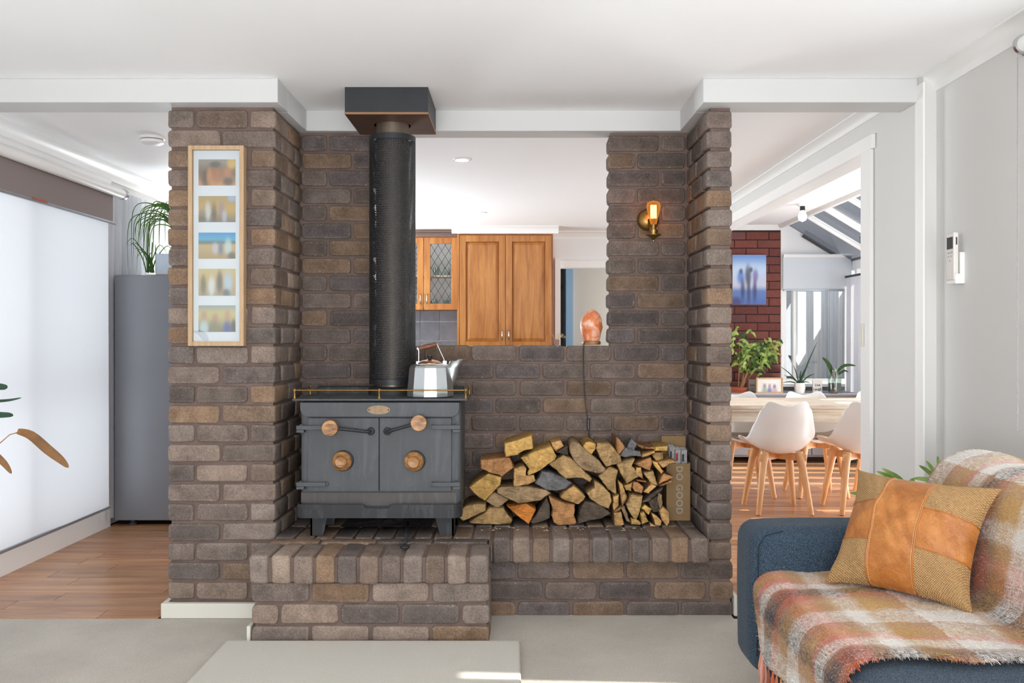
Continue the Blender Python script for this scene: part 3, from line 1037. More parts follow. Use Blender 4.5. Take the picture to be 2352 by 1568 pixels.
# right dining wall with windows: low wall, posts, and the sloping glass roof
wd = MB()
wd.box(3.5, 3.6, 3.9, 9.2, 0, 0.25)
wd.box(3.5, 3.6, 3.9, 9.2, 1.93, 2.05)
struct(wd.build('wall_dining_right', M['white']), 'low white wall and head rail of the dining glazing')
for i in range(9):
    y = 4.3 + 0.58 * i
    sbox('window_post', (3.5, 3.57, y, y + 0.06, 0.25, 1.93), M['trim'], 'white post of the dining glazing')
sbox('wall_dining_near', (XO + 0.11, 3.6, 4.05, 4.15, 0, 2.6), M['white'])
roof = thing('glass_roof', 'sloping tinted glass roof panels over the right side of the dining area', 'glass roof', (3.1, 7.0, 2.0))
roof['kind'] = 'structure'
zr = lambda x: 2.45 - 0.60 * (x - 2.78)
for i in range(4):
    y0, y1 = 4.2 + i * 1.24, 4.2 + (i + 1) * 1.24
    MB().add([(2.78, y0 + 0.03, zr(2.78)), (3.55, y0 + 0.03, zr(3.55)), (3.55, y1 - 0.03, zr(3.55)), (2.78, y1 - 0.03, zr(2.78)),
              (2.78, y0 + 0.03, zr(2.78) + 0.006), (3.55, y0 + 0.03, zr(3.55) + 0.006), (3.55, y1 - 0.03, zr(3.55) + 0.006), (2.78, y1 - 0.03, zr(2.78) + 0.006)],
             [(0, 1, 2, 3), (7, 6, 5, 4), (0, 4, 5, 1), (1, 5, 6, 2), (2, 6, 7, 3), (3, 7, 4, 0)]).build('pane', M['glass_tint'], roof)
for y in (4.2, 5.44, 6.68, 7.35, 7.92, 8.4):
    MB().tube([(2.76, y, zr(2.76) - 0.03), (3.56, y, zr(3.56) - 0.03)], 0.028, 10).build('rafter', M['trim'], roof, smooth=True, angle=40)
MB().tube([(2.78, 4.2, 2.40), (2.78, 9.12, 2.40)], 0.035, 12).build('ridge_rail', M['trim'], roof, smooth=True, angle=40)
MB().tube([(3.0, 9.10, zr(3.0) - 0.03), (3.56, 9.10, zr(3.56) - 0.03)], 0.016, 8).build('flashing', M['grey_soft'], roof)
# neighbour roof above the glass, giving the grey seen through it
nb = MB()
nb.prism([(5.2, 3.0, 1.9), (9.0, 3.0, 4.9), (9.0, 3.0, 4.8), (5.2, 3.0, 1.8)], (0, 9, 0))
tag(nb.build('neighbour_roof', simple('corrugated_grey_roof', srgb(140, 142, 148), 0.6)), 'grey metal roof next door seen through the glass roof', 'roof')
scr = thing('shade_slats', 'unseen slats added outside the dining glazing to stripe the sunlight', 'screen', (4.7, 6.4, 0))  # added out of view to cast sun stripes on the dining floor
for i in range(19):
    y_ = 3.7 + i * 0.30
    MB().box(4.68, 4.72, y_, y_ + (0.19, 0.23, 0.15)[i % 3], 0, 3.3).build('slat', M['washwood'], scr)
cu = thing('curtain', 'white curtain hanging from a grey rod in the far right dining corner', 'curtain', (3.42, 8.8, 0.1))
curtain(8.55, 9.05, 3.42, 0.1, 1.84, 5, 0.014, 'y', 5).build('fabric', M['curtain'], cu, smooth=True, fixn=False)
MB().tube([(3.43, 9.05, 1.855), (3.43, 7.9, 1.855)], 0.012, 8).build('rod', M['grey_soft'], cu, smooth=True, angle=40)
MB().lathe([(0.001, -0.03), (0.018, -0.02), (0.024, 0), (0.018, 0.02), (0.001, 0.03)], (3.43, 7.88, 1.855), 12, 'y').build('finial', M['grey_soft'], cu, smooth=True)
bb = thing('batten_light', 'lit opal bulb in a white batten holder on the dining ceiling', 'light', (2.53, 7.68, 2.40))
MB().lathe([(0.05, 0), (0.05, -0.012), (0.03, -0.022)], (2.53, 7.68, 2.4), 20).build('base', M['trim'], bb, smooth=True, angle=40)
MB().lathe([(0.022, -0.02), (0.022, -0.06)], (2.53, 7.68, 2.4), 16).build('socket', M['blackplastic'], bb, smooth=True, angle=40)
MB().lathe([(0.018, -0.058), (0.024, -0.075), (0.036, -0.10), (0.038, -0.12), (0.03, -0.145), (0.002, -0.158)], (2.53, 7.68, 2.4), 20).build('bulb', M['bulb_on'], bb, smooth=True)

# ------------------------------------------------------------------ left window blinds
bd = thing('roller_blind', 'long white sheer day blind covering the whole left window', 'blind', (-2.53, 3.5, 0.17))
def sheer(u, v):
    y = 1.2 + (5.46 - 1.2) * u
    z = 0.17 + (2.17 - 0.17) * v
    return (-2.53 + 0.006 * math.sin(y * 5.2) + 0.003 * math.sin(y * 13 + z), y, z)
MB().grid(sheer, 90, 4).build('fabric', M['sheer'], bd, smooth=True, fixn=False)
MB().box(-2.540, -2.520, 1.2, 5.46, 0.158, 0.172).build('bottom_bar', M['rod'], bd)
MB().tube([(-2.56, 1.2, 2.20), (-2.56, 5.5, 2.20)], 0.030, 14).build('tube', M['trim'], bd, smooth=True, angle=40)
for yy in (2.2, 3.35, 4.55):
    sbox('window_post', (-2.74, -2.69, yy, yy + 0.06, 0.16, 2.16), M['trim'], 'white mullion behind the sheer blind')
sbox('window_rail', (-2.72, -2.67, 1.3, 5.5, 0.93, 1.0), M['trim'], 'white transom behind the sheer blind')
bo = thing('roller_blind', 'taupe block-out blind rolled up high on the left window', 'blind', (-2.46, 3.5, 1.93))
MB().tube([(-2.465, 1.2, 2.125), (-2.465, 5.50, 2.125)], 0.030, 16).build('tube', M['trim'], bo, smooth=True, angle=40)
MB().tube([(-2.465, 5.50, 2.125), (-2.465, 5.53, 2.125)], 0.034, 16).build('end_bracket', M['rod'], bo, smooth=True, angle=40)
MB().box(-2.497, -2.494, 1.2, 5.44, 1.935, 2.125).build('fabric', M['greyfab'], bo)
MB().tube([(-2.495, 1.2, 1.935), (-2.495, 5.47, 1.935)], 0.009, 8).build('bottom_bar', M['rod'], bo, smooth=True, angle=40)
MB().box(-2.4855, -2.4850, 4.52, 4.66, 1.936, 1.948).build('label_tag', M['terracotta'], bo)

# right window blind (edge in view at the top right)
b2 = thing('roller_blind', 'white roller blind on the right wall with a steel bead chain', 'blind', (1.745, 2.2, 0.7))
MB().tube([(1.742, 1.15, 2.222), (1.742, 2.985, 2.222)], 0.027, 20).build('tube', M['trim'], b2, smooth=True, angle=40)
MB().tube([(1.742, 2.985, 2.222), (1.742, 3.0, 2.222)], 0.034, 24).build('end_bracket', M['steel'], b2, smooth=True, angle=40)
MB().box(1.742, 1.79, 3.0, 3.005, 2.185, 2.255).build('wall_plate', M['steel'], b2)
MB().box(1.766, 1.769, 1.15, 2.975, 0.70, 2.222).build('fabric', M['sheer'], b2)
ch = MB()
z = 2.20
yc = 3.004
while z > 0.9:
    ch.lathe([(0.0006, -0.0022), (0.0022, -0.001), (0.0022, 0.001), (0.0006, 0.0022)], (1.728, yc, z), 6)
    z -= 0.0062
cho = ch.build('bead_chain', M['steel'], b2)
cho['kind'] = 'stuff'
w2 = MB().box(1.86, 1.90, 1.1, 3.03, 2.06, 2.1).box(1.86, 1.90, 1.1, 3.03, 0.75, 0.79)
w2.box(1.86, 1.90, 1.1, 1.14, 0.79, 2.06).box(1.86, 1.90, 2.0, 2.04, 0.79, 2.06)
struct(w2.build('window_2', M['trim']), 'white framed window on the right wall')

# ------------------------------------------------------------------ fridge and plant
fr = thing('fridge', 'tall graphite fridge standing behind the left brick pier', 'fridge', (-2.2, 5.95, 0))
MB().box(-2.60, -1.9, 5.69, 6.35, 0.035, 1.63).build('body', M['fridge'], fr, bevel=0.004)
MB().box(-1.9 + 0.002, -1.835, 5.70, 6.34, 0.06, 1.62).build('door', M['fridge'], fr, bevel=0.006)
for x, y in ((-2.5, 5.74), (-2.0, 5.74), (-2.5, 6.3), (-2.0, 6.3)):
    MB().lathe([(0.024, 0.0), (0.024, 0.012), (0.014, 0.016), (0.014, 0.036)], (x, y, 0), 14).build('foot', M['grey_soft'], fr, smooth=True, angle=40)

def strap(m, pts, w, n=14, mi=0, taper=0.9, droopw=0.25):
    """thin leaf blade along a spline through pts"""
    pts = [Vector(p) for p in pts]
    o = len(m.v)
    def cr(t):
        s = t * (len(pts) - 1)
        i = min(int(s), len(pts) - 2)
        f = s - i
        p0, p1, p2, p3 = pts[max(i - 1, 0)], pts[i], pts[i + 1], pts[min(i + 2, len(pts) - 1)]
        return 0.5 * ((2 * p1) + (p2 - p0) * f + (2 * p0 - 5 * p1 + 4 * p2 - p3) * f * f + (3 * p1 - p0 - 3 * p2 + p3) * f ** 3)
    for i in range(n + 1):
        t = i / n
        p = cr(t)
        d = (cr(min(t + 0.02, 1)) - cr(max(t - 0.02, 0))).normalized()
        sd = d.cross(Vector((0.1, -0.9, 0.35)))
        sd = sd.normalized() if sd.length > 1e-3 else Vector((1, 0, 0))
        ww = w * (math.sin(math.pi * min(1, (0.12 + t * 0.88))) ** 0.6 if taper == 'leaf' else (1 - t ** 2.2 * 0.92))
        up = sd.cross(d) * ww * droopw
        m.v += [p - sd * ww / 2 + up, p, p + sd * ww / 2 + up]
    for i in range(n):
        a = o + i * 3
        m.f += [(a, a + 1, a + 4, a + 3), (a + 1, a + 2, a + 5, a + 4)]
        m.mi += [mi, mi]
    return m

pt = thing('ponytail_plant', 'arching strap leaved plant in a pale blue pot on top of the fridge', 'plant', (-2.26, 5.95, 1.63))
pc = Vector((-2.33, 5.92, 1.63))
MB().prism([(-2.40, 5.85, 1.64), (-2.20, 5.85, 1.64), (-2.20, 6.05, 1.64), (-2.40, 6.05, 1.64)], (0, 0, 0.145)).build('pot', M['pot_blue'], pt, bevel=0.008)
MB().box(-2.44, -2.16, 5.81, 6.09, 1.631, 1.641).build('saucer', M['turned'], pt)
MB().lathe([(0.05, 1.785), (0.042, 1.80), (0.03, 1.84), (0.022, 1.87)], (-2.30, 5.95, 0), 14).build('stem_base', M['stalk'], pt, smooth=True)
rr = random.Random(11)
for i in range(46):
    a = rr.uniform(0, 2 * math.pi)
    if i % 3 == 0:
        a = rr.uniform(2.4, 4.0)
    L = rr.uniform(0.18, 0.36)
    h = rr.uniform(0.12, 0.34)
    base = Vector((-2.28, 5.95, 1.86))
    d = Vector((math.cos(a), math.sin(a) * 0.7, 0))
    drop = rr.uniform(0.0, 0.30)
    end = base + d * L * 1.05 + Vector((0, 0, h * 0.3 - drop - 0.02))
    end.z = max(end.z, 1.66)
    end.x = max(end.x, -2.57)
    mid = base + d * L * 0.45 + Vector((0, 0, h))
    m2 = base + d * L * 0.95 + Vector((0, 0, h * 0.72))
    for q in (mid, m2):
        q.x = max(q.x, -2.56)
        q.z = min(q.z, 2.12)
    strap(MB(), [base, base + d * L * 0.12 + Vector((0, 0, h * 0.6)), mid, m2, end], 0.0105, 26).build('leaf', M['leaf_strap'], pt, smooth=True, fixn=False)
for i in range(12):
    a = rr.uniform(0, 2 * math.pi)
    b0 = Vector((-2.44, 5.88, 1.66)) + Vector((rr.uniform(-.03, .03), rr.uniform(-.03, .03), 0))
    d = Vector((math.cos(a), math.sin(a), 0))
    e1 = b0 + d * rr.uniform(0.07, 0.12) + Vector((0, 0, rr.uniform(0.12, 0.22)))
    e2 = e1 + d * 0.05 + Vector((0, 0, -rr.uniform(0, 0.1)))
    e1.x, e2.x = max(e1.x, -2.57), max(e2.x, -2.57)
    strap(MB(), [b0, b0 + d * 0.03 + Vector((0, 0, 0.10)), e1, e2], 0.0085, 12).build('leaf', M['leaf_strap'], pt, smooth=True, fixn=False)

tag(curtain(5.52, 6.25, -2.626, 0.05, 2.2, 7, 0.012, 'y', 9).build('curtain', M['curtain'], smooth=True, fixn=False), 'pale curtain hanging on the left wall behind the fridge plant', 'curtain')
# smoke detector
sd = thing('smoke_detector', 'round white smoke detector on the ceiling left of the brick pier', 'smoke detector', (-2.01, 4.86, CE))
MB().lathe([(0.066, 0), (0.066, -0.012), (0.060, -0.014)], (-2.01, 4.86, CE), 32).build('base', M['trim'], sd, smooth=True, angle=40)
MB().lathe([(0.056, -0.012), (0.056, -0.02)], (-2.01, 4.86, CE), 32).build('vent_ring', M['blackplastic'], sd, smooth=True, angle=40)
MB().lathe([(0.062, -0.018), (0.060, -0.032), (0.045, -0.040), (0.002, -0.042)], (-2.01, 4.86, CE), 32).build('cover', M['trim'], sd, smooth=True, angle=40)

# leaves from the plant standing just left of the view
lp = thing('rubber_plant', 'tall plant at the left edge with drooping brown and dark green leaves', 'plant', (-1.78, 2.5, 0))
MB().lathe([(0.12, 0.0), (0.15, 0.28), (0.16, 0.28), (0.16, 0.30), (0.14, 0.30), (0.13, 0.26), (0.001, 0.26)], (-1.78, 2.5, 0), 24, caps=False).build('pot', M['pot_white'], lp, smooth=True, angle=40)
MB().tube([(-1.78, 2.5, 0.25), (-1.80, 2.5, 0.7), (-1.77, 2.5, 1.2)], 0.012, 8).build('stem', M['stalk'], lp, smooth=True)
def lleaf(px0, py0, pts, w, mat, stalk=True):
    Y = 2.5
    m = MB()
    P3 = [P(a, b, Y) for a, b in pts]
    strap(m, P3, w, 14, 0, 'leaf', 0.12)
    m.build('leaf', mat, lp, smooth=True, fixn=False)
    MB().tube([Vector((-1.775, 2.5, P3[0].z - 0.05)), (Vector((-1.775, 2.5, P3[0].z)) + P3[0]) / 2 + Vector((0, 0, 0.0)), P3[0]], 0.0022, 6).build('leaf_stalk', M['stalk'], lp)
def lleaf2(chain, pts, w, mat):
    P3 = [P(a, b, 2.5) for a, b in pts]
    strap(MB(), P3, w, 16, 0, 'leaf', 0.12).build('leaf', mat, lp, smooth=True, fixn=False)
    MB().tube([P(a, b, 2.5) for a, b in chain], 0.0016, 6).build('leaf_stalk', M['stalk'], lp)
lleaf2([(-245, 900), (-120, 892), (-70, 890)], [(-70, 890), (-30, 886), (8, 889), (17, 891)], 0.020, M['leaf_dark'])
lleaf2([(-245, 960), (-140, 935), (-90, 928)], [(-90, 928), (-30, 923), (20, 919), (50, 913)], 0.009, M['leaf_dark'])
lleaf2([(-245, 1000), (-140, 970), (-80, 960)], [(-80, 960), (-30, 954), (15, 953), (31, 954)], 0.018, M['leaf_dark'])
lleaf2([(-245, 1180), (-60, 1070), (-10, 1026), (22, 998), (44, 992)], [(40, 990), (72, 1000), (110, 1032), (140, 1056), (158, 1074)], 0.027, M['leaf_brown'])
lleaf2([(-245, 1120), (-120, 1030), (-60, 1016)], [(-60, 1016), (-20, 1038), (10, 1064), (27, 1088)], 0.020, M['leaf_brown'])
for k in range(6):
    a = k * 1.1 + 2
    b0 = Vector((-1.79, 2.5, 0.6 + k * 0.12))
    d = Vector((-abs(math.cos(a)) * 0.5, math.sin(a), 0)).normalized()
    strap(MB(), [b0, b0 + d * 0.08 + Vector((0, 0, .05)), b0 + d * 0.2 + Vector((0, 0, .03)), b0 + d * 0.3 - Vector((0, 0, .05))], 0.06, 10, 0, 'leaf', 0.12).build('leaf', M['leaf_dark'], lp, smooth=True, fixn=False)

# ------------------------------------------------------------------ picture prints
def picture(name, x0, x1, z0, z1, y, stops, blobs, parent, th=0.001, label=None, nx=36, nz=30):
    m = MB()
    m.grid(lambda u, v: (x0 + (x1 - x0) * u, y, z0 + (z1 - z0) * v), nx, nz)
    cols = []
    for j in range(nz + 1):
        for i in range(nx + 1):
            u, v = i / nx, 1 - j / nz
            c = Vector(stops[0][1][:3])
            for k in range(len(stops) - 1):
                a, ca = stops[k]
                b, cb = stops[k + 1]
                if v >= a:
                    f = min(1, (v - a) / max(b - a, 1e-6))
                    f = f * f * (3 - 2 * f)
                    c = Vector(ca[:3]).lerp(Vector(cb[:3]), f)
            for bx, by, rx, ry, bc in blobs:
                d = ((u - bx) / rx) ** 2 + ((v - by) / ry) ** 2
                w = math.exp(-d * d * 0.7)
                c = c.lerp(Vector(bc[:3]), w * 0.85)
            cols.append((c.x, c.y, c.z, 1))
    m.col = cols
    o = m.build(name, M['print'], parent, fixn=False)
    if label:
        o['label'] = label
    return o

pf = thing('picture_frame', 'tall oak picture frame holding five family photos on the left brick pier', 'picture frame', (-1.29, 3.81, 1.18))
fx0, fx1, fz0, fz1 = -1.412, -1.170, 1.184, 2.052
fm = MB()
fw = 0.019
fm.box(fx0, fx0 + fw, 3.785, 3.825, fz0, fz1).box(fx1 - fw, fx1, 3.785, 3.825, fz0, fz1).box(fx0 + fw, fx1 - fw, 3.785, 3.825, fz0, fz0 + fw).box(fx0 + fw, fx1 - fw, 3.785, 3.825, fz1 - fw, fz1)
fm.build('frame', M['oakframe'], pf, bevel=0.0015)
MB().box(fx0 + fw, fx1 - fw, 3.803, 3.808, fz0 + fw, fz1 - fw).build('mount', simple('white_mount_board', srgb(224, 226, 232), 0.6, var=0.01), pf)
B = lambda *a: a
photo = [
 (366, 426, [(0, srgb(150, 140, 130)), (0.5, srgb(120, 92, 60)), (1, srgb(196, 140, 90))], [(.2, .75, .12, .3, srgb(50, 40, 36)), (.3, .65, .08, .3, srgb(200, 130, 70)), (.5, .6, .13, .3, srgb(176, 104, 60)), (.78, .5, .12, .2, srgb(186, 120, 80)), (.8, .85, .14, .15, srgb(60, 48, 44)), (.9, .15, .12, .2, srgb(220, 180, 80)), (.45, .2, .15, .12, srgb(70, 62, 50))], 'printed photo of a seated group outdoors'),
 (450, 510, [(0, srgb(170, 140, 80)), (0.5, srgb(186, 146, 60)), (1, srgb(120, 106, 86))], [(.25, .6, .07, .35, srgb(190, 196, 200)), (.42, .65, .07, .35, srgb(66, 58, 58)), (.62, .55, .08, .3, srgb(150, 120, 120)), (.7, .8, .06, .25, srgb(170, 176, 190)), (.9, .08, .1, .12, srgb(140, 180, 220)), (.1, .8, .1, .3, srgb(100, 86, 70))], 'printed photo of four people before autumn trees'),
 (534, 594, [(0, srgb(20, 140, 204)), (0.25, srgb(60, 160, 200)), (0.38, srgb(80, 110, 100)), (0.5, srgb(190, 160, 110)), (1, srgb(170, 140, 90))], [(.45, .6, .08, .2, srgb(190, 190, 200)), (.6, .6, .06, .25, srgb(90, 110, 140)), (.8, .55, .09, .3, srgb(190, 210, 210)), (.9, .9, .12, .15, srgb(70, 66, 60))], 'printed photo of people on a beach under blue sky'),
 (617, 679, [(0, srgb(200, 176, 120)), (0.4, srgb(196, 166, 110)), (1, srgb(170, 150, 120))], [(.13, .6, .07, .35, srgb(90, 90, 66)), (.35, .65, .08, .35, srgb(214, 220, 220)), (.57, .5, .08, .4, srgb(60, 62, 76)), (.8, .5, .1, .35, srgb(170, 200, 220)), (.75, .9, .1, .15, srgb(80, 86, 96))], 'printed photo of four people standing in a field'),
 (701, 762, [(0, srgb(150, 156, 150)), (0.3, srgb(196, 180, 120)), (1, srgb(120, 116, 96))], [(.15, .4, .08, .2, srgb(186, 140, 110)), (.15, .85, .12, .25, srgb(190, 210, 215)), (.45, .5, .08, .2, srgb(180, 136, 110)), (.42, .85, .13, .25, srgb(130, 120, 90)), (.78, .4, .08, .2, srgb(190, 140, 110)), (.78, .85, .1, .25, srgb(50, 66, 150)), (.95, .8, .07, .25, srgb(50, 50, 60))], 'printed photo of three people close up'),
]
for y0, y1, st, bl_, lab in photo:
    a = P(456, y0, 3.802)
    b = P(541, y1, 3.802)
    picture('photo', a.x, b.x, b.z, a.z, 3.8015, st, bl_, pf, label=lab)
MB().box(fx0 + fw, fx1 - fw, 3.792, 3.794, fz0 + fw, fz1 - fw).build('glass', M['glass'], pf)

cp = thing('canvas_print', 'blue canvas photo of two people standing together on the red brick wall', 'picture', (2.45, 9.07, 1.56))
a = P(1683, 585, 9.06)
b = P(1760, 699, 9.06)
MB().box(a.x, b.x, 9.064, 9.098, b.z, a.z).build('canvas', M['pot_white'], cp)
picture('print', a.x, b.x, b.z, a.z, 9.063, [(0, srgb(110, 150, 214)), (0.3, srgb(190, 214, 240)), (0.6, srgb(196, 200, 220)), (0.75, srgb(90, 120, 180)), (1, srgb(70, 100, 170))],
        [(.24, .45, .10, .14, srgb(70, 120, 200)), (.25, .33, .05, .05, srgb(60, 60, 90)), (.46, .42, .09, .2, srgb(50, 46, 80)), (.68, .42, .08, .13, srgb(130, 110, 170)), (.55, .30, .05, .05, srgb(60, 50, 70)), (.3, .7, .06, .2, srgb(50, 56, 100)), (.48, .75, .05, .25, srgb(60, 60, 100)), (.66, .72, .06, .22, srgb(50, 56, 110)), (.1, .95, .15, .1, srgb(60, 50, 100))], cp)

# ------------------------------------------------------------------ kitchen
def raised_door(parent, x0, x1, z0, z1, y, name='door', glass=False):
    m = MB()
    fw = 0.062
    th = 0.022
    m.box(x0, x0 + fw, y - th, y, z0, z1).box(x1 - fw, x1, y - th, y, z0, z1)
    m.box(x0 + fw, x1 - fw, y - th, y, z0, z0 + fw).box(x0 + fw, x1 - fw, y - th, y, z1 - fw, z1)
    d = m.build(name, M['cab'], parent, bevel=0.003)
    if not glass:
        q = MB()
        a, b, c_, e = x0 + fw, x1 - fw, z0 + fw, z1 - fw
        s = 0.035
        q.add([(a, y - 0.004, c_), (b, y - 0.004, c_), (b, y - 0.004, e), (a, y - 0.004, e),
               (a + s, y - 0.017, c_ + s), (b - s, y - 0.017, c_ + s), (b - s, y - 0.017, e - s), (a + s, y - 0.017, e - s)],
              [(0, 1, 5, 4), (1, 2, 6, 5), (2, 3, 7, 6), (3, 0, 4, 7), (4, 5, 6, 7)])
        q.build('panel', M['cab'], d, fixn=False)
    return d
def bow(parent, x, y, z0, z1):
    pts = [(x, y, z0), (x, y - 0.022, z0 + 0.01), (x, y - 0.028, (z0 + z1) / 2), (x, y - 0.022, z1 - 0.01), (x, y, z1)]
    MB().tube(pts, 0.0048, 8).build('handle', M['steel'], parent, smooth=True)
pa = thing('pantry_cabinet', 'tall honey timber pantry cabinet with two raised panel doors', 'cabinet', (-0.09, 8.9, 0))
px0, px1, pz1, py = -0.568, 0.386, 2.262, 8.72
MB().box(px0, px1, py, YB - 0.001, 0.0, pz1 - 0.0).build('body', M['cabdark'], pa, bevel=0.002)
MB().box(px0 + 0.0, px0 + 0.022, py - 0.0235, py, 1.12, pz1 - 0.01).build('end_strip', M['cab'], pa)
dm = (px0 + px1) / 2 + 0.006
for (xa, xb, hx) in ((px0 + 0.026, dm - 0.0025, dm - 0.035), (dm + 0.0025, px1 - 0.014, dm + 0.032)):
    d = raised_door(pa, xa, xb, 1.125, 2.243, py - 0.001)
    bow(d, hx, py - 0.022, 1.205, 1.30)
    d = raised_door(pa, xa, xb, 0.12, 1.115, py - 0.001)
    bow(d, hx, py - 0.022, 0.95, 1.05)
cove('trim_12', px0 - 0.055, px1 + 0.055, py, py, CE, 0.07, 'white cornice above the pantry cabinet')
MB_ = MB().box(px0 - 0.0, px1, py - 0.0, YB, pz1, CE - 0.0)
struct(MB_.build('trim_13', M['trim']), 'white bulkhead over the pantry')
wc = thing('wall_cabinet', 'honey timber wall cabinet with diamond leaded glass doors', 'cabinet', (-1.0, 9.0, 1.5))
wy = 8.88
cb_ = MB()
wz0, wz1 = 1.507, 2.255
cb_.box(-1.30, px0 - 0.001, wy, YB, wz0, wz0 + 0.02).box(-1.30, px0 - 0.001, wy, YB, wz1 - 0.02, wz1).box(-1.30, px0 - 0.001, YB - 0.01, YB - 0.002, wz0 + 0.02, wz1 - 0.02)
cb_.box(-1.30, -1.28, wy, YB - 0.01, wz0 + 0.02, wz1 - 0.02).box(px0 - 0.02, px0 - 0.001, wy, YB - 0.01, wz0 + 0.02, wz1 - 0.02)
cb_.build('body', M['cabdark'], wc)
MB().box(-1.28, px0 - 0.02, wy + 0.01, YB - 0.01, 1.845, 1.86).build('shelf', M['washwood'], wc)
MB().box(-1.279, px0 - 0.021, YB - 0.014, YB - 0.0105, wz0 + 0.021, wz1 - 0.021).build('back_panel', M['trim'], wc)
for i, (xa, xb) in enumerate(((-1.272, -0.918), (-0.912, -0.572))):
    d = raised_door(wc, xa, xb, wz0 + 0.002, wz1 - 0.016, wy, glass=True)
    ga, gb, gz0, gz1 = xa + 0.062, xb - 0.062, wz0 + 0.064, wz1 - 0.078
    MB().box(ga, gb, wy - 0.012, wy - 0.009, gz0, gz1).build('pane', M['glass'], d)
    lm = MB()
    wcell, hcell = (gb - ga) / 3.0, (gz1 - gz0) / 5.2
    def seg(x_a, z_a, x_b, z_b):
        # clip to glass
        import itertools
        dx, dz = x_b - x_a, z_b - z_a
        t0, t1 = 0, 1
        for p_, q_ in ((-dx, x_a - ga), (dx, gb - x_a), (-dz, z_a - gz0), (dz, gz1 - z_a)):
            if abs(p_) < 1e-9:
                continue
            tt = q_ / p_
            if p_ < 0:
                t0 = max(t0, tt)
            else:
                t1 = min(t1, tt)
        if t1 > t0 + 0.01:
            lm.tube([(x_a + dx * t0, wy - 0.014, z_a + dz * t0), (x_a + dx * t1, wy - 0.014, z_a + dz * t1)], 0.0028, 4)
    for k in range(-8, 12):
        xs = ga + k * wcell
        seg(xs, gz0, xs + wcell * 5.2, gz1)
        seg(xs, gz1, xs + wcell * 5.2, gz0)
    lm.build('lead_lattice', M['iron_dark'], d)
    bow(d, (xb - 0.03) if i == 0 else (xa + 0.03), wy - 0.022, 1.57, 1.665)
for i, (gx, gz) in enumerate(((-0.82, 1.527), (-0.70, 1.527), (-0.80, 1.86), (-0.69, 1.86))):
    q = MB().lathe([(0.028, 0), (0.03, 0.004), (0.034, 0.09), (0.0325, 0.09), (0.028, 0.008), (0.001, 0.008)], (gx, 9.0, gz), 16, caps=False).build('drinking_glass', M['glass_bottle'], None, smooth=True, angle=50)
    tag(q, ['clear glass on the bottom shelf of the leaded cabinet, left one', 'clear glass on the bottom shelf of the leaded cabinet, right one', 'clear glass on the upper shelf of the leaded cabinet, left one', 'clear glass on the upper shelf of the leaded cabinet, right one'][i], 'glass', 'glasses in the leaded cabinet')
# base units under the wall cabinet (behind the half wall)
kb = thing('base_cabinet', 'low kitchen cabinet with grey worktop hidden behind the brick half wall', 'cabinet', (-1.5, 8.8, 0))
MB().box(-2.4, px0 - 0.002, 8.55, YB - 0.01, 0, 0.88).build('body', M['cabdark'], kb)
MB().box(-2.4, px0 - 0.002, 8.52, YB - 0.01, 0.88, 0.92).build('worktop', M['tile'], kb)
for i, (x, y) in enumerate(((-0.326, 5.46), (-0.301, 7.76))):
    dl = thing('downlight', ['lit round recessed downlight nearer the flue', 'lit round recessed downlight above the kitchen pantry'][i], 'downlight', (x, y, CE), 'kitchen downlights')
    MB().lathe([(0.056, 0), (0.054, -0.005), (0.043, -0.006), (0.043, -0.001)], (x, y, CE), 28, caps=False).build('rim', M['trim'], dl, smooth=True, angle=40)
    MB().lathe([(0.0425, -0.0005), (0.0425, -0.0062)], (x, y, CE), 28).build('lens', M['downlight'], dl)
# dried grass with small lantern on the half wall's far side
dg = thing('dried_grass', 'small timber holder with dried pampas stalks behind the half wall', 'ornament', (0.205, 4.47, 0))
gx, gy = 0.213, 4.372
MB().prism([(gx - 0.012, gy - 0.012, 1.1855), (gx + 0.012, gy - 0.012, 1.1855), (gx + 0.012, gy + 0.012, 1.1855), (gx - 0.012, gy + 0.012, 1.1855)], (0, 0, 0.026)).build('holder', M['gripwood'], dg, bevel=0.002)
rr = random.Random(5)
for i in range(9):
    e = Vector((gx + rr.uniform(-0.04, 0.05), gy + rr.uniform(-0.02, 0.02), 1.20 + rr.uniform(0.0, 0.05)))
    MB().tube([(gx, gy, 1.208), ((gx + e.x) / 2 + rr.uniform(-.01, .01), gy, 1.225 + rr.uniform(0, .02)), e], [0.0012, 0.001, 0.0006], 5).build('stalk', M['straw'], dg)
dg.location = (gx, gy, 1.1855)
for ch_ in dg.children:
    ch_.location = ch_.location + (Vector((0.205, 4.47, 0)) - Vector((gx, gy, 1.1855)))

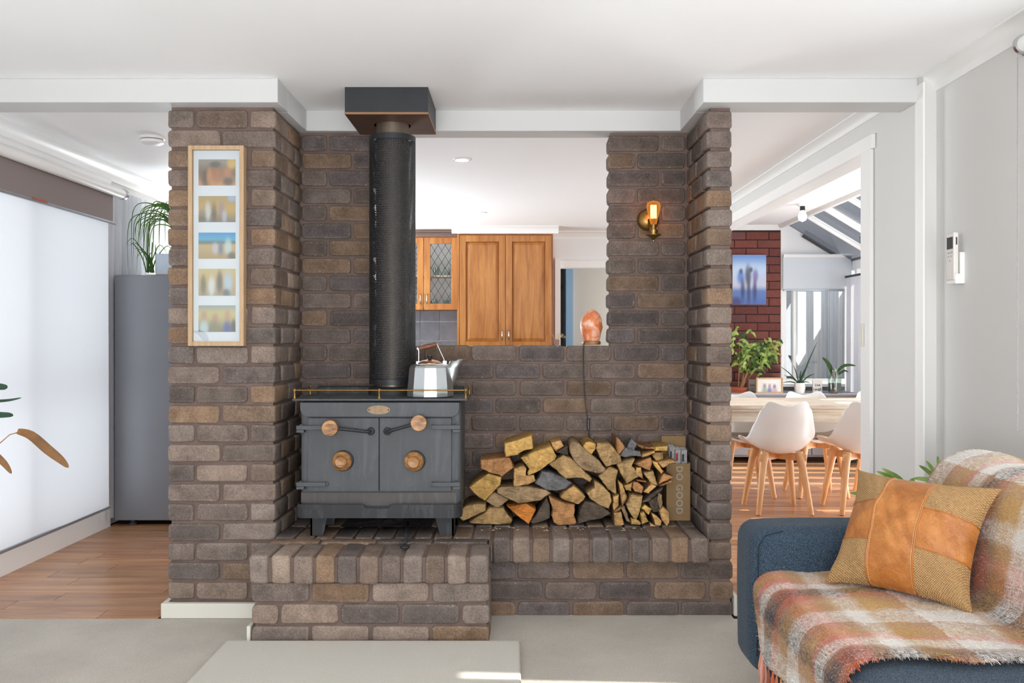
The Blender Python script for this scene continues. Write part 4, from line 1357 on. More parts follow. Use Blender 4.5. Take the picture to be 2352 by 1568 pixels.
# ------------------------------------------------------------------ salt lamp with cord
slp = thing('salt_lamp', 'orange pink rock salt lamp on a round timber base on the half wall', 'lamp', (0.39, 4.36, 1.186))
sc_ = P(1358, 780, 4.36)
sx = sc_.x
MB().lathe([(0.044, 1.186), (0.047, 1.19), (0.047, 1.200), (0.044, 1.204)], (sx, 4.36, 0), 24).build('base', M['turned'], slp, smooth=True, angle=40)
bm = bmesh.new()
bmesh.ops.create_icosphere(bm, subdivisions=4, radius=1)
prof = [(0.0, 0.038), (0.15, 0.046), (0.4, 0.055), (0.65, 0.053), (0.85, 0.038), (0.95, 0.022), (1.0, 0.006)]
fac = [Vector((rr.uniform(-1, 1), rr.uniform(-1, 1), rr.uniform(-0.5, 1))).normalized() for _ in range(14)]
for v in bm.verts:
    tz = (v.co.z + 1) / 2
    for i in range(len(prof) - 1):
        if prof[i][0] <= tz <= prof[i + 1][0] + 1e-6:
            f_ = (tz - prof[i][0]) / (prof[i + 1][0] - prof[i][0])
            rad = prof[i][1] * (1 - f_) + prof[i + 1][1] * f_
    a_ = math.atan2(v.co.y, v.co.x)
    if tz < 0.001:
        rad = 0.0
    p_ = Vector((math.cos(a_) * rad, math.sin(a_) * rad, tz * 0.158))
    p_.x += 0.012 * max(0, tz - 0.6)
    q = p_ - Vector((0, 0, 0.075))
    for d in fac:
        lim = 0.052 + 0.03 * abs(d.z)
        e_ = q.dot(d) - lim
        if e_ > 0:
            q -= d * e_
    p_ = q + Vector((0, 0, 0.075)) + noise.noise_vector(q * 30) * 0.0035
    p_.z = max(p_.z, 0.0)
    v.co = p_
me = bpy.data.meshes.new('salt_crystal')
bm.to_mesh(me)
bm.free()
me.materials.append(M['salt'])
me.shade_smooth()
o = bpy.data.objects.new('salt_crystal', me)
C.objects.link(o)
o.parent = slp
o.location = Vector((sx, 4.36, 1.2035)) - Vector((0.39, 4.36, 1.186))
cord = [P(1343, 784, 4.32), P(1341, 789, 4.292), P(1340, 830, 4.290), P(1341, 880, 4.290), P(1345, 930, 4.290), P(1350, 962, 4.289), P(1352, 985, 4.288), P(1354, 1015, 4.27)]
MB().tube(cord, 0.0024, 8).build('cord', M['blackplastic'], slp, smooth=True)
a = P(1348, 961, 4.288)
b = P(1354, 988, 4.288)
MB().box(a.x, b.x, 4.276, 4.293, b.z, a.z).build('inline_switch', M['blackplastic'], slp, bevel=0.003)

# ------------------------------------------------------------------ sconce
sn = thing('wall_sconce', 'brass wall sconce with a glowing amber filament bulb', 'wall light', (0.66, YW, 1.75))
bx, by, bz = P(1501, 505, 4.20)
MB().lathe([(0.054, 0.0), (0.052, -0.010), (0.042, -0.022), (0.018, -0.030), (0.001, -0.031)], (P(1488, 505, YW).x, YW, P(1488, 505, YW).z), 32, 'y').build('backplate', M['brass'], sn, smooth=True, angle=50)
cz = lambda py_: P(1501, py_, 4.20).z
MB().tube([(P(1488, 505, YW).x, YW - 0.025, P(1488, 505, YW).z), (bx - 0.008, 4.235, cz(528)), (bx - 0.004, 4.205, cz(548))], 0.006, 10).build('arm', M['brass'], sn, smooth=True)
MB().lathe([(0.004, cz(551)), (0.012, cz(546)), (0.036, cz(540)), (0.036, cz(538.5)), (0.019, cz(538)), (0.022, cz(529)), (0.022, cz(528.5)), (0.014, cz(528.5))], (bx, 4.2, 0), 24).build('gallery', M['brass'], sn, smooth=True, angle=40)
MB().lathe([(0.013, cz(529)), (0.013, cz(515))], (bx, 4.2, 0), 20).build('socket', M['brass'], sn, smooth=True, angle=40)
MB().lathe([(0.001, cz(556)), (0.006, cz(554)), (0.006, cz(552)), (0.001, cz(550))], (bx, 4.2, 0), 10).build('finial', M['steel'], sn, smooth=True)
MB().lathe([(0.013, cz(516)), (0.016, cz(510)), (0.024, cz(495)), (0.031, cz(482)), (0.0335, cz(474)), (0.031, cz(467)), (0.020, cz(463)), (0.006, cz(461.5)), (0.001, cz(460))], (bx, 4.2, 0), 28, caps=False).build('bulb', M['glass_amber'], sn, smooth=True)
fl_ = MB()
for i in range(5):
    a_ = i / 5 * 6.283
    for s_ in (0, 0.5):
        a2_ = a_ + s_ * 1.2
        fl_.tube([(bx + math.cos(a2_) * 0.013, 4.2 + math.sin(a2_) * 0.013, cz(501)), (bx + math.cos(a2_) * 0.013, 4.2 + math.sin(a2_) * 0.013, cz(471))], 0.0013, 6)
fl_.build('filament', M['filament'], sn)
MB().tube([(bx, 4.2, cz(515)), (bx, 4.2, cz(500))], 0.004, 8).build('filament_stem', M['glass'], sn)

# ------------------------------------------------------------------ wood heater
ws = thing('wood_heater', 'dark grey iron wood heater with two doors and turned timber knobs on the brick hearth', 'wood heater', (-0.58, 3.98, HZ))
X0, X1 = -0.935, -0.232
YF, YK = 3.83, 4.12
ZB, ZT = 0.455, 0.945
bd_ = MB()
bd_.box(X0, X1, YF, YK, ZB, ZT)
bd_.build('body', M['iron'], ws, bevel=0.016, segs=3)
XT0, XT1 = P(671, 918, 3.785).x, P(1074, 918, 3.785).x
tz_ = P(900, 917, 3.785).z
MB().box(XT0, XT1, 3.785, 4.135, tz_ - 0.006, tz_ + 0.002).build('top_plate', M['iron'], ws, bevel=0.002)
MB().box(-0.93, -0.24, 4.135, 4.20, tz_ - 0.002, tz_ + 0.036).build('rear_shield', M['iron_dark'], ws, bevel=0.004)
# canopy strip with rounded lower corners
def rrect(x0, x1, z0, z1, y, r, corners='bl br', n=8):
    pts = []
    def arc(cx, cz_, a0):
        for i in range(n + 1):
            a = a0 + i / n * math.pi / 2
            pts.append((cx + r * math.cos(a), y, cz_ + r * math.sin(a)))
    if 'bl' in corners:
        arc(x0 + r, z0 + r, math.pi)
    else:
        pts.append((x0, y, z0))
    if 'br' in corners:
        arc(x1 - r, z0 + r, 1.5 * math.pi)
    else:
        pts.append((x1, y, z0))
    if 'tr' in corners:
        arc(x1 - r, z1 - r, 0)
    else:
        pts.append((x1, y, z1))
    if 'tl' in corners:
        arc(x0 + r, z1 - r, 0.5 * math.pi)
    else:
        pts.append((x0, y, z1))
    return pts
a = P(689, 957, 3.79)
b = P(1055, 924, 3.79)
MB().prism(rrect(a.x, b.x, a.z, b.z, 3.79, 0.036), (0, 0.04, 0)).build('canopy', M['iron'], ws, bevel=0.0015)
# oval plate
e0, e1 = P(843, 941, 3.786), P(897, 941, 3.786)
ov = MB()
N = 32
cx_, cz_ = (e0.x + e1.x) / 2, e0.z
ov.prism([(cx_ + 0.0505 * math.cos(2 * math.pi * i / N), 3.786, cz_ + 0.0195 * math.sin(2 * math.pi * i / N)) for i in range(N)], (0, 0.004, 0))
op = ov.build('badge', M['plate'], ws)
for s_ in (-1, 1):
    MB().lathe([(0.003, 0), (0.003, -0.0015)], (cx_ + s_ * 0.042, 3.786, cz_), 10, 'y').build('screw', M['iron_dark'], op)
def P2(x, y, s=3.016, x0=640, y0=760):
    return (x0 + x / s, y0 + y / s)
# doors
YD = 3.812
doors = []
for xa, xb in ((707, 870), (871.5, 1037)):
    a = P(xa, 1128, YD)
    b = P(xb, 959.5, YD)
    dd = MB().box(a.x, b.x, YD, YF + 0.002, a.z, b.z).build('door', M['iron'], ws, bevel=0.0015)
    doors.append(dd)
def hinge(par, pxa, pxb, py_, side):
    a = P(pxa, py_ - 6, YD - 0.014)
    b = P(pxb, py_ + 3.5, YD - 0.014)
    m = MB()
    m.box(a.x, b.x, YD - 0.020, YD - 0.008, b.z, a.z)
    c0 = b if side < 0 else a
    # boss into the door at the inner end
    m.lathe([(0.011, YD - 0.010), (0.011, YD + 0.001)], (c0.x, 0, (a.z + b.z) / 2), 12, 'y')
    o_ = a if side < 0 else b
    kx0, kx1 = (o_.x, o_.x + 0.033) if side < 0 else (o_.x - 0.033, o_.x)
    m.box(kx0, kx1, YD - 0.018, YF, b.z - 0.013, b.z - 0.001)
    mx_ = (kx0 + kx1) / 2
    m.lathe([(0.0075, 0), (0.0075, 0.003), (0.004, 0.007), (0.0005, 0.008)], (mx_ + side * -0.002, YD - 0.011, a.z - 0.001), 12)
    m.build('hinge', M['iron'], par, bevel=0.001, segs=1)
hinge(doors[0], 681, 742, 983, -1)
hinge(doors[0], 681, 748, 1113, -1)
hinge(doors[1], 992, 1057, 982, 1)
hinge(doors[1], 993, 1057, 1113, 1)
# latch handles
def latch(par, boss, knob, ykn):
    pb = P(boss[0], boss[1], YD)
    pk = P(knob[0], knob[1], ykn)
    m = MB()
    m.lathe([(0.0175, 0.001), (0.0175, -0.004), (0.014, -0.008), (0.010, -0.009)], (pb.x, YD, pb.z), 20, 'y')
    d = pk - Vector((pb.x, YD - 0.03, pb.z))
    m.tube([(pb.x, YD, pb.z), (pb.x, YD - 0.018, pb.z), Vector((pb.x, YD - 0.028, pb.z)) + d * 0.06, Vector((pb.x, YD - 0.030, pb.z)) + d * 0.15, pk + Vector((0, 0.016, 0))], 0.0075, 12)
    h = m.build('latch_handle', M['iron_dark'], par, smooth=True, angle=50)
    MB().lathe([(0.012, 0.034), (0.026, 0.026), (0.0345, 0.012), (0.0355, 0.002), (0.034, -0.008), (0.033, -0.010)], (pk.x, pk.y, pk.z), 28, 'y').build('knob', M['turned'], h, smooth=True, angle=50)
latch(doors[0], (852, 990), (758, 983), 3.745)
latch(doors[1], (890, 990), (962, 971), 3.75)
# spin air knobs
for par, (kx, ky) in ((doors[0], (785.5, 1059)), (doors[1], (951, 1059.5))):
    pk = P(kx, ky, 3.79)
    sp_ = MB().lathe([(0.0455, 0.022), (0.0455, 0.012), (0.040, 0.008)], (pk.x + 0.002, 3.79, pk.z), 30, 'y').build('air_spinner', M['iron_dark'], par, smooth=True, angle=40)
    MB().lathe([(0.034, 0.010), (0.0415, 0.004), (0.043, -0.004), (0.041, -0.010), (0.030, -0.017), (0.024, -0.026), (0.0235, -0.030), (0.018, -0.0285), (0.001, -0.027)], (pk.x, 3.79, pk.z), 30, 'y').build('knob', M['turned'], sp_, smooth=True, angle=60)
# lower skirt and ash shelf
a = P(686, 1160, YF - 0.004)
MB().box(X0 + 0.004, X1 - 0.02, YF - 0.006, YF + 0.01, P(0, 1160, YF).z, P(0, 1130, YF).z).build('lower_panel', M['iron_shelf'], ws)
shx0, shx1 = P(679, 1170, 3.76).x, P(1060, 1170, 3.76).x
sz1, sz0 = P(0, 1158, 3.76).z, P(0, 1189, 3.76).z
sh = MB()
def lipring():
    # outline of the tray: rounded front corners
    r = 0.04
    pts = []
    for i in range(9):
        a = math.pi + i / 8 * math.pi / 2
        pts.append((shx0 + r + r * math.cos(a), 3.755 + r + r * math.sin(a)))
    for i in range(9):
        a = 1.5 * math.pi + i / 8 * math.pi / 2
        pts.append((shx1 - r + r * math.cos(a), 3.755 + r + r * math.sin(a)))
    return [(shx0, 3.86)] + pts + [(shx1, 3.86)]
rg = lipring()
# insert notch points on the front edge
front = []
for i, q in enumerate(rg):
    front.append((q, 0))
    if i == 9:
        for px_, dd_ in ((834, 0), (840, 1), (893, 1), (899, 0)):
            front.append(((P(px_, 1158, 3.755).x, 3.755), dd_))
cen = Vector(((shx0 + shx1) / 2, 3.87, 0))
for i in range(len(front) - 1):
    (p0, n0), (p1, n1) = front[i], front[i + 1]
    def inn(p_):
        d = (cen - Vector((p_[0], p_[1], 0)))
        d.z = 0
        sx_ = 0.004 if p_[0] < cen.x else -0.004
        return (p_[0] + (sx_ if p_[1] > 3.79 else sx_ * 0.6), p_[1] + (0.004 if p_[1] < 3.80 else 0))
    q0, q1 = inn(p0), inn(p1)
    t0, t1 = sz1 - n0 * 0.016, sz1 - n1 * 0.016
    sh.add([(p0[0], p0[1], sz0), (p1[0], p1[1], sz0), (p1[0], p1[1], t1), (p0[0], p0[1], t0), (q0[0], q0[1], sz0), (q1[0], q1[1], sz0), (q1[0], q1[1], t1), (q0[0], q0[1], t0)],
           [(0, 1, 2, 3), (5, 4, 7, 6), (3, 2, 6, 7), (0, 4, 5, 1)])
sho = sh.build('ash_shelf_lip', M['iron_dark'], ws, fixn=False)
MB().prism([(q[0] + (0.003 if q[0] < cen.x else -0.003), q[1] + (0.003 if q[1] < 3.8 else 0), sz0 + 0.014) for q in rg], (0, 0, 0.006)).build('ash_shelf', M['iron_shelf'], ws)
# legs
for sx_, yl, nm in ((-1, 3.845, 0), (1, 3.845, 0), (-1, 4.07, 0), (1, 4.07, 0)):
    zt = sz0 + 0.004 if yl < 4 else ZB + 0.002
    if sx_ < 0:
        xo, xt, xb_ = P(713, 1200, 3.845).x, P(754, 1200, 3.845).x, P(742, 1236, 3.845).x
    else:
        xo, xt, xb_ = P(1042, 1200, 3.845).x, P(997, 1200, 3.845).x, P(1011, 1236, 3.845).x
    m = MB()
    z_b = HZ + 0.001
    m.prism([(xo, yl, z_b), (xb_, yl, z_b), (xt, yl, zt), (xo, yl, zt)], (0, 0.008, 0))
    d2 = 0.028 if sx_ > 0 else -0.028
    m.prism([(xo, yl, z_b), (xo, yl + 0.06, zt), (xo, yl, zt)] if False else [(xo, yl, z_b), (xo, yl + 0.045, z_b), (xo, yl + 0.07, zt), (xo, yl, zt)], (0.008 * (-sx_), 0, 0))
    m.build('leg', M['iron_dark'], ws)
# gallery rail
rail = MB()
ry = 3.792
rz_ = P(0, 896, ry).z
rxs = [P(677, 0, ry).x, P(871, 0, ry).x, P(1070, 0, ry).x]
rail.tube([(rxs[0] - 0.006, ry, rz_), (rxs[2] + 0.006, ry, rz_)], 0.0032, 8)
rail.tube([(rxs[0], ry - 0.004, rz_), (rxs[0], 4.08, rz_)], 0.0032, 8)
rail.tube([(rxs[2], ry - 0.004, rz_), (rxs[2], 4.08, rz_)], 0.0032, 8)
ro = rail.build('rail', M['brass'], ws, smooth=True, angle=50)
for (x, y) in [(rxs[0], ry), (rxs[1], ry), (rxs[2], ry), (rxs[0], 4.08), (rxs[2], 4.08)]:
    z_ = tz_ + 0.002
    MB().lathe([(0.0075, z_), (0.0065, z_ + 0.004), (0.0035, z_ + 0.014), (0.005, rz_ - 0.008), (0.0072, rz_ - 0.003), (0.0074, rz_ + 0.003), (0.004, rz_ + 0.008), (0.0005, rz_ + 0.009)], (x, y, 0), 12).build('rail_post', M['brass'], ro, smooth=True)
# flue collar
FX, FY = -0.570, 4.10
MB().lathe([(0.112, tz_ + 0.0), (0.112, tz_ + 0.030), (0.098, tz_ + 0.040)], (FX, FY, 0), 40).build('flue_collar', M['iron_dark'], ws, smooth=True, angle=40)

fu = thing('flue', 'black perforated flue pipe rising from the wood heater to the ceiling box', 'flue', (FX, FY, tz_))
zc0, zc1 = P(0, 884, 4.0).z, P(0, 304, 4.0).z
MB().lathe([(0.076, tz_ + 0.03), (0.076, 2.25)], (FX, FY, 0), 40).build('inner_pipe', M['inner'], fu, smooth=True, angle=40)
m = MB()
rc = 0.1075
nc = 62
nr = int((zc1 - zc0 - 0.05) / 0.0109)
w_, h_ = 2 * math.pi / nc, (zc1 - zc0 - 0.05) / nr
af = 0.31
key = {}
def vert(i, j):
    """i,j in cell units"""
    k = (round((i % nc) * 100) % (nc * 100), round(j * 100))
    if k not in key:
        a = (i % nc) * w_
        key[k] = len(m.v)
        m.v.append(Vector((FX + rc * math.cos(a), FY + rc * math.sin(a), zc0 + 0.025 + j * h_)))
    return key[k]
for j in range(nr):
    for i in range(nc):
        cx2, cy2 = i + 0.5, j + 0.5
        for sx_, sy_ in ((1, 1), (-1, 1), (-1, -1), (1, -1)):
            pts = [(cx2 + sx_ * af, cy2), (cx2 + sx_ * 0.5, cy2), (cx2 + sx_ * 0.5, cy2 + sy_ * (0.5 - af)), (cx2 + sx_ * (0.5 - af), cy2 + sy_ * 0.5), (cx2, cy2 + sy_ * 0.5), (cx2, cy2 + sy_ * af)]
            if sx_ * sy_ < 0:
                pts.reverse()
            m.f.append(tuple(vert(*q) for q in pts))
            m.mi.append(0)
cs = m.build('perforated_casing', M['black'], fu, fixn=False, smooth=True)
so_ = cs.modifiers.new('thickness', 'SOLIDIFY')
so_.thickness = 0.0012
cs['kind'] = 'stuff'
MB().lathe([(rc, zc0), (rc + 0.0006, zc0 + 0.025), (rc - 0.0012, zc0 + 0.025), (rc - 0.0012, zc0)], (FX, FY, 0), 62, caps=False).build('casing_band', M['black'], fu, smooth=True, angle=60)
MB().lathe([(rc, zc1 - 0.025), (rc + 0.0006, zc1), (rc - 0.0012, zc1), (rc - 0.0012, zc1 - 0.025)], (FX, FY, 0), 62, caps=False).build('casing_band', M['black'], fu, smooth=True, angle=60)
fb = thing('flue_box', 'black square flue box fixed under the ceiling above the heater', 'flue box', (-0.568, 4.1, 2.21))
bx0, bx1, by0, by1, bz0 = -0.753, -0.383, 3.89, 4.275, 2.214
MB().box(bx0, bx1, by0, by0 + 0.006, bz0 + 0.006, CE).box(bx0, bx1, by1 - 0.006, by1, bz0 + 0.006, CE).box(bx0, bx0 + 0.006, by0 + 0.006, by1 - 0.006, bz0 + 0.006, CE).box(bx1 - 0.006, bx1, by0 + 0.006, by1 - 0.006, bz0 + 0.006, CE).build('side_panels', M['flue_box'], fb)
# base plate with round hole
n = 32
m = MB()
vs, fs = [], []
hw = [(bx0, by0), (bx1, by0), (bx1, by1), (bx0, by1)]
for z_ in (bz0 - 0.0015, bz0 + 0.005):
    for i in range(n):
        a = 2 * math.pi * i / n
        vs.append((FX + 0.086 * math.cos(a), FY + 0.086 * math.sin(a), z_))
    for i in range(n):
        a = 2 * math.pi * i / n
        cxx, sxx = math.cos(a), math.sin(a)
        s_ = min(((bx1 if cxx > 0 else bx0) - FX) / cxx if abs(cxx) > 1e-6 else 9, ((by1 if sxx > 0 else by0) - FY) / sxx if abs(sxx) > 1e-6 else 9)
        vs.append((FX + cxx * s_, FY + sxx * s_, z_))
# snap nearest rim vertices to the corners
for lay in (0, 1):
    for hx_, hy_ in hw:
        k = min(range(n), key=lambda i: (vs[lay * 2 * n + n + i][0] - hx_) ** 2 + (vs[lay * 2 * n + n + i][1] - hy_) ** 2)
        z_ = vs[lay * 2 * n + n + k][2]
        vs[lay * 2 * n + n + k] = (hx_, hy_, z_)
for i in range(n):
    j = (i + 1) % n
    fs.append((i, j, n + j, n + i))
    fs.append((2 * n + i, 3 * n + i, 3 * n + j, 2 * n + j))
    fs.append((n + i, n + j, 3 * n + j, 3 * n + i))
    fs.append((i, 2 * n + i, 2 * n + j, j))
m.add(vs, fs)
m.build('base_plate', M['browned'], fb)
MB().box(bx0 - 0.001, bx1 + 0.001, by0 - 0.002, by0, bz0 - 0.001, bz0 + 0.008).box(bx1, bx1 + 0.002, by0, by1, bz0 - 0.001, bz0 + 0.008).build('edge_trim', M['stalk'], fb)

# poker / damper rod under the heater
pk_ = thing('damper_rod', 'thin iron rod with a ring end poking out from under the wood heater', 'rod', (-0.44, 3.7, HZ))
MB().tube([P(936, 1200, 3.95), P(935, 1215, 3.85), P(930, 1248, 3.66)], 0.0075, 8).build('rod', M['iron_dark'], pk_, smooth=True)
q = P(929, 1262, 3.61)
MB().lathe([(0.018, -0.004), (0.020, 0.0), (0.018, 0.004), (0.008, 0.004), (0.007, 0.0), (0.008, -0.004), (0.018, -0.004)], (q.x, 3.62, HZ + 0.006), 20, caps=False).build('ring', M['iron_dark'], pk_, smooth=True)
ah = MB()
# dark ash heap below the stove
ah.grid(lambda u, v: (-0.80 + 0.42 * u, 4.02 + 0.2 * v, HZ + 0.002 + 0.022 * max(0, math.sin(u * math.pi) * math.sin(v * math.pi)) * (0.6 + noise.noise(Vector((u * 9, v * 7, 0))))), 30, 16)
tag(ah.build('ash_heap', simple('dark_ash', srgb(40, 38, 38), 0.95, bump=0.5, bscale=90, bd=0.01), smooth=True), 'dark ash scattered under the wood heater', 'ash', kind='stuff')

# ------------------------------------------------------------------ kettle
kt = thing('kettle', 'twelve sided cast aluminium kettle with copper lid on the wood heater', 'kettle', (-0.375, 3.93, tz_ + 0.002))
kx, ky, kz = -0.376, 3.925, tz_ + 0.003
m = MB()
N = 12
rings = [(0.100, 0.0), (0.106, 0.004), (0.107, 0.02), (0.0955, 0.130), (0.090, 0.139), (0.080, 0.144), (0.052, 0.150), (0.050, 0.147), (0.001, 0.147)]
off = 0.10
for (r_, h_) in rings:
    for k in range(N):
        a = 2 * math.pi * (k + 0.5) / N + off
        m.v.append(Vector((kx + r_ * math.cos(a), ky + r_ * math.sin(a), kz + h_)))
for i in range(len(rings) - 1):
    for k in range(N):
        a, b = i * N + k, i * N + (k + 1) % N
        m.f.append((a, b, b + N, a + N))
        m.mi.append(0)
m.f.append(tuple(reversed(range(N))))
m.mi.append(0)
m.build('body', M['alu'], kt)
# spout
sp_ = MB()
A = Vector((kx + 0.088, ky, kz + 0.055))
Bp = Vector((kx + 0.125, ky - 0.005, kz + 0.175))
pts = [Vector((kx + 0.070, ky, kz + 0.02)), Vector((kx + 0.088, ky, kz + 0.06)), Vector((kx + 0.098, ky, kz + 0.10)), Vector((kx + 0.104, ky, kz + 0.135)), Vector((kx + 0.112, ky, kz + 0.160))]
rads = [0.012, 0.020, 0.024, 0.024, 0.026]
n0 = len(sp_.v)
sp_.tube(pts, rads, 18, caps=False)
for k in range(18):  # mouth cut on a slant, its lip running out to the right
    v = sp_.v[n0 + 4 * 18 + k]
    v.z += (v.x - (kx + 0.112)) * 0.35 + (0.006 if v.x > kx + 0.125 else 0)
    v.x += max(0, v.x - (kx + 0.120)) * 0.5
sx2 = sp_.build('spout', M['alu'], kt, smooth=True)
sk2 = sx2.modifiers.new('t', 'SOLIDIFY')
sk2.thickness = 0.003
sk2.offset = -1
MB().lathe([(0.053, 0.149), (0.054, 0.152), (0.040, 0.160), (0.014, 0.166), (0.001, 0.167)], (kx - 0.002, ky, kz), 32).build('lid', M['copper'], kt, smooth=True, angle=50)
MB().lathe([(0.006, 0.166), (0.010, 0.175), (0.0115, 0.184), (0.001, 0.185)], (kx - 0.002, ky, kz), 16).build('lid_knob', M['blackplastic'], kt, smooth=True, angle=50)
z_ = kz
L1 = Vector((kx - 0.053, ky, z_ + 0.14))
L2 = Vector((kx - 0.052, ky, z_ + 0.215))
R1 = Vector((kx + 0.064, ky, z_ + 0.14))
R1b = Vector((kx + 0.062, ky, z_ + 0.165))
R2 = Vector((kx + 0.030, ky, z_ + 0.235))
ho = MB()
ho.tube([L1, L1 + Vector((0.001, 0, 0.03)), L2], 0.0030, 8)
ho.tube([R1, R1b, R2], 0.0022, 8)
ho.tube([L2 - Vector((0.006, 0, 0.0)), R2 + Vector((0.003, 0, 0.001))], 0.002, 6)
ho.lathe([(0.012, -0.003), (0.012, 0.003)], L2 - Vector((0.004, 0, 0)), 16, 'x')
ho.box(L1.x - 0.009, L1.x + 0.009, ky - 0.008, ky + 0.008, z_ + 0.138, z_ + 0.158)
ho.box(R1.x - 0.007, R1.x + 0.009, ky - 0.008, ky + 0.008, z_ + 0.138, z_ + 0.160)
hh = ho.build('handle', M['steel'], kt, smooth=True, angle=50)
gr = MB()
d = R2 - L2
ts = [(0.02, 0.010), (0.08, 0.0115), (0.15, 0.009), (0.35, 0.0125), (0.6, 0.0125), (0.78, 0.009), (0.84, 0.012), (0.90, 0.012), (0.97, 0.009)]
gr.tube([L2 + d * a for a, _ in ts], [b_ for _, b_ in ts], 16)
gr.build('grip', M['gripwood'], hh, smooth=True)

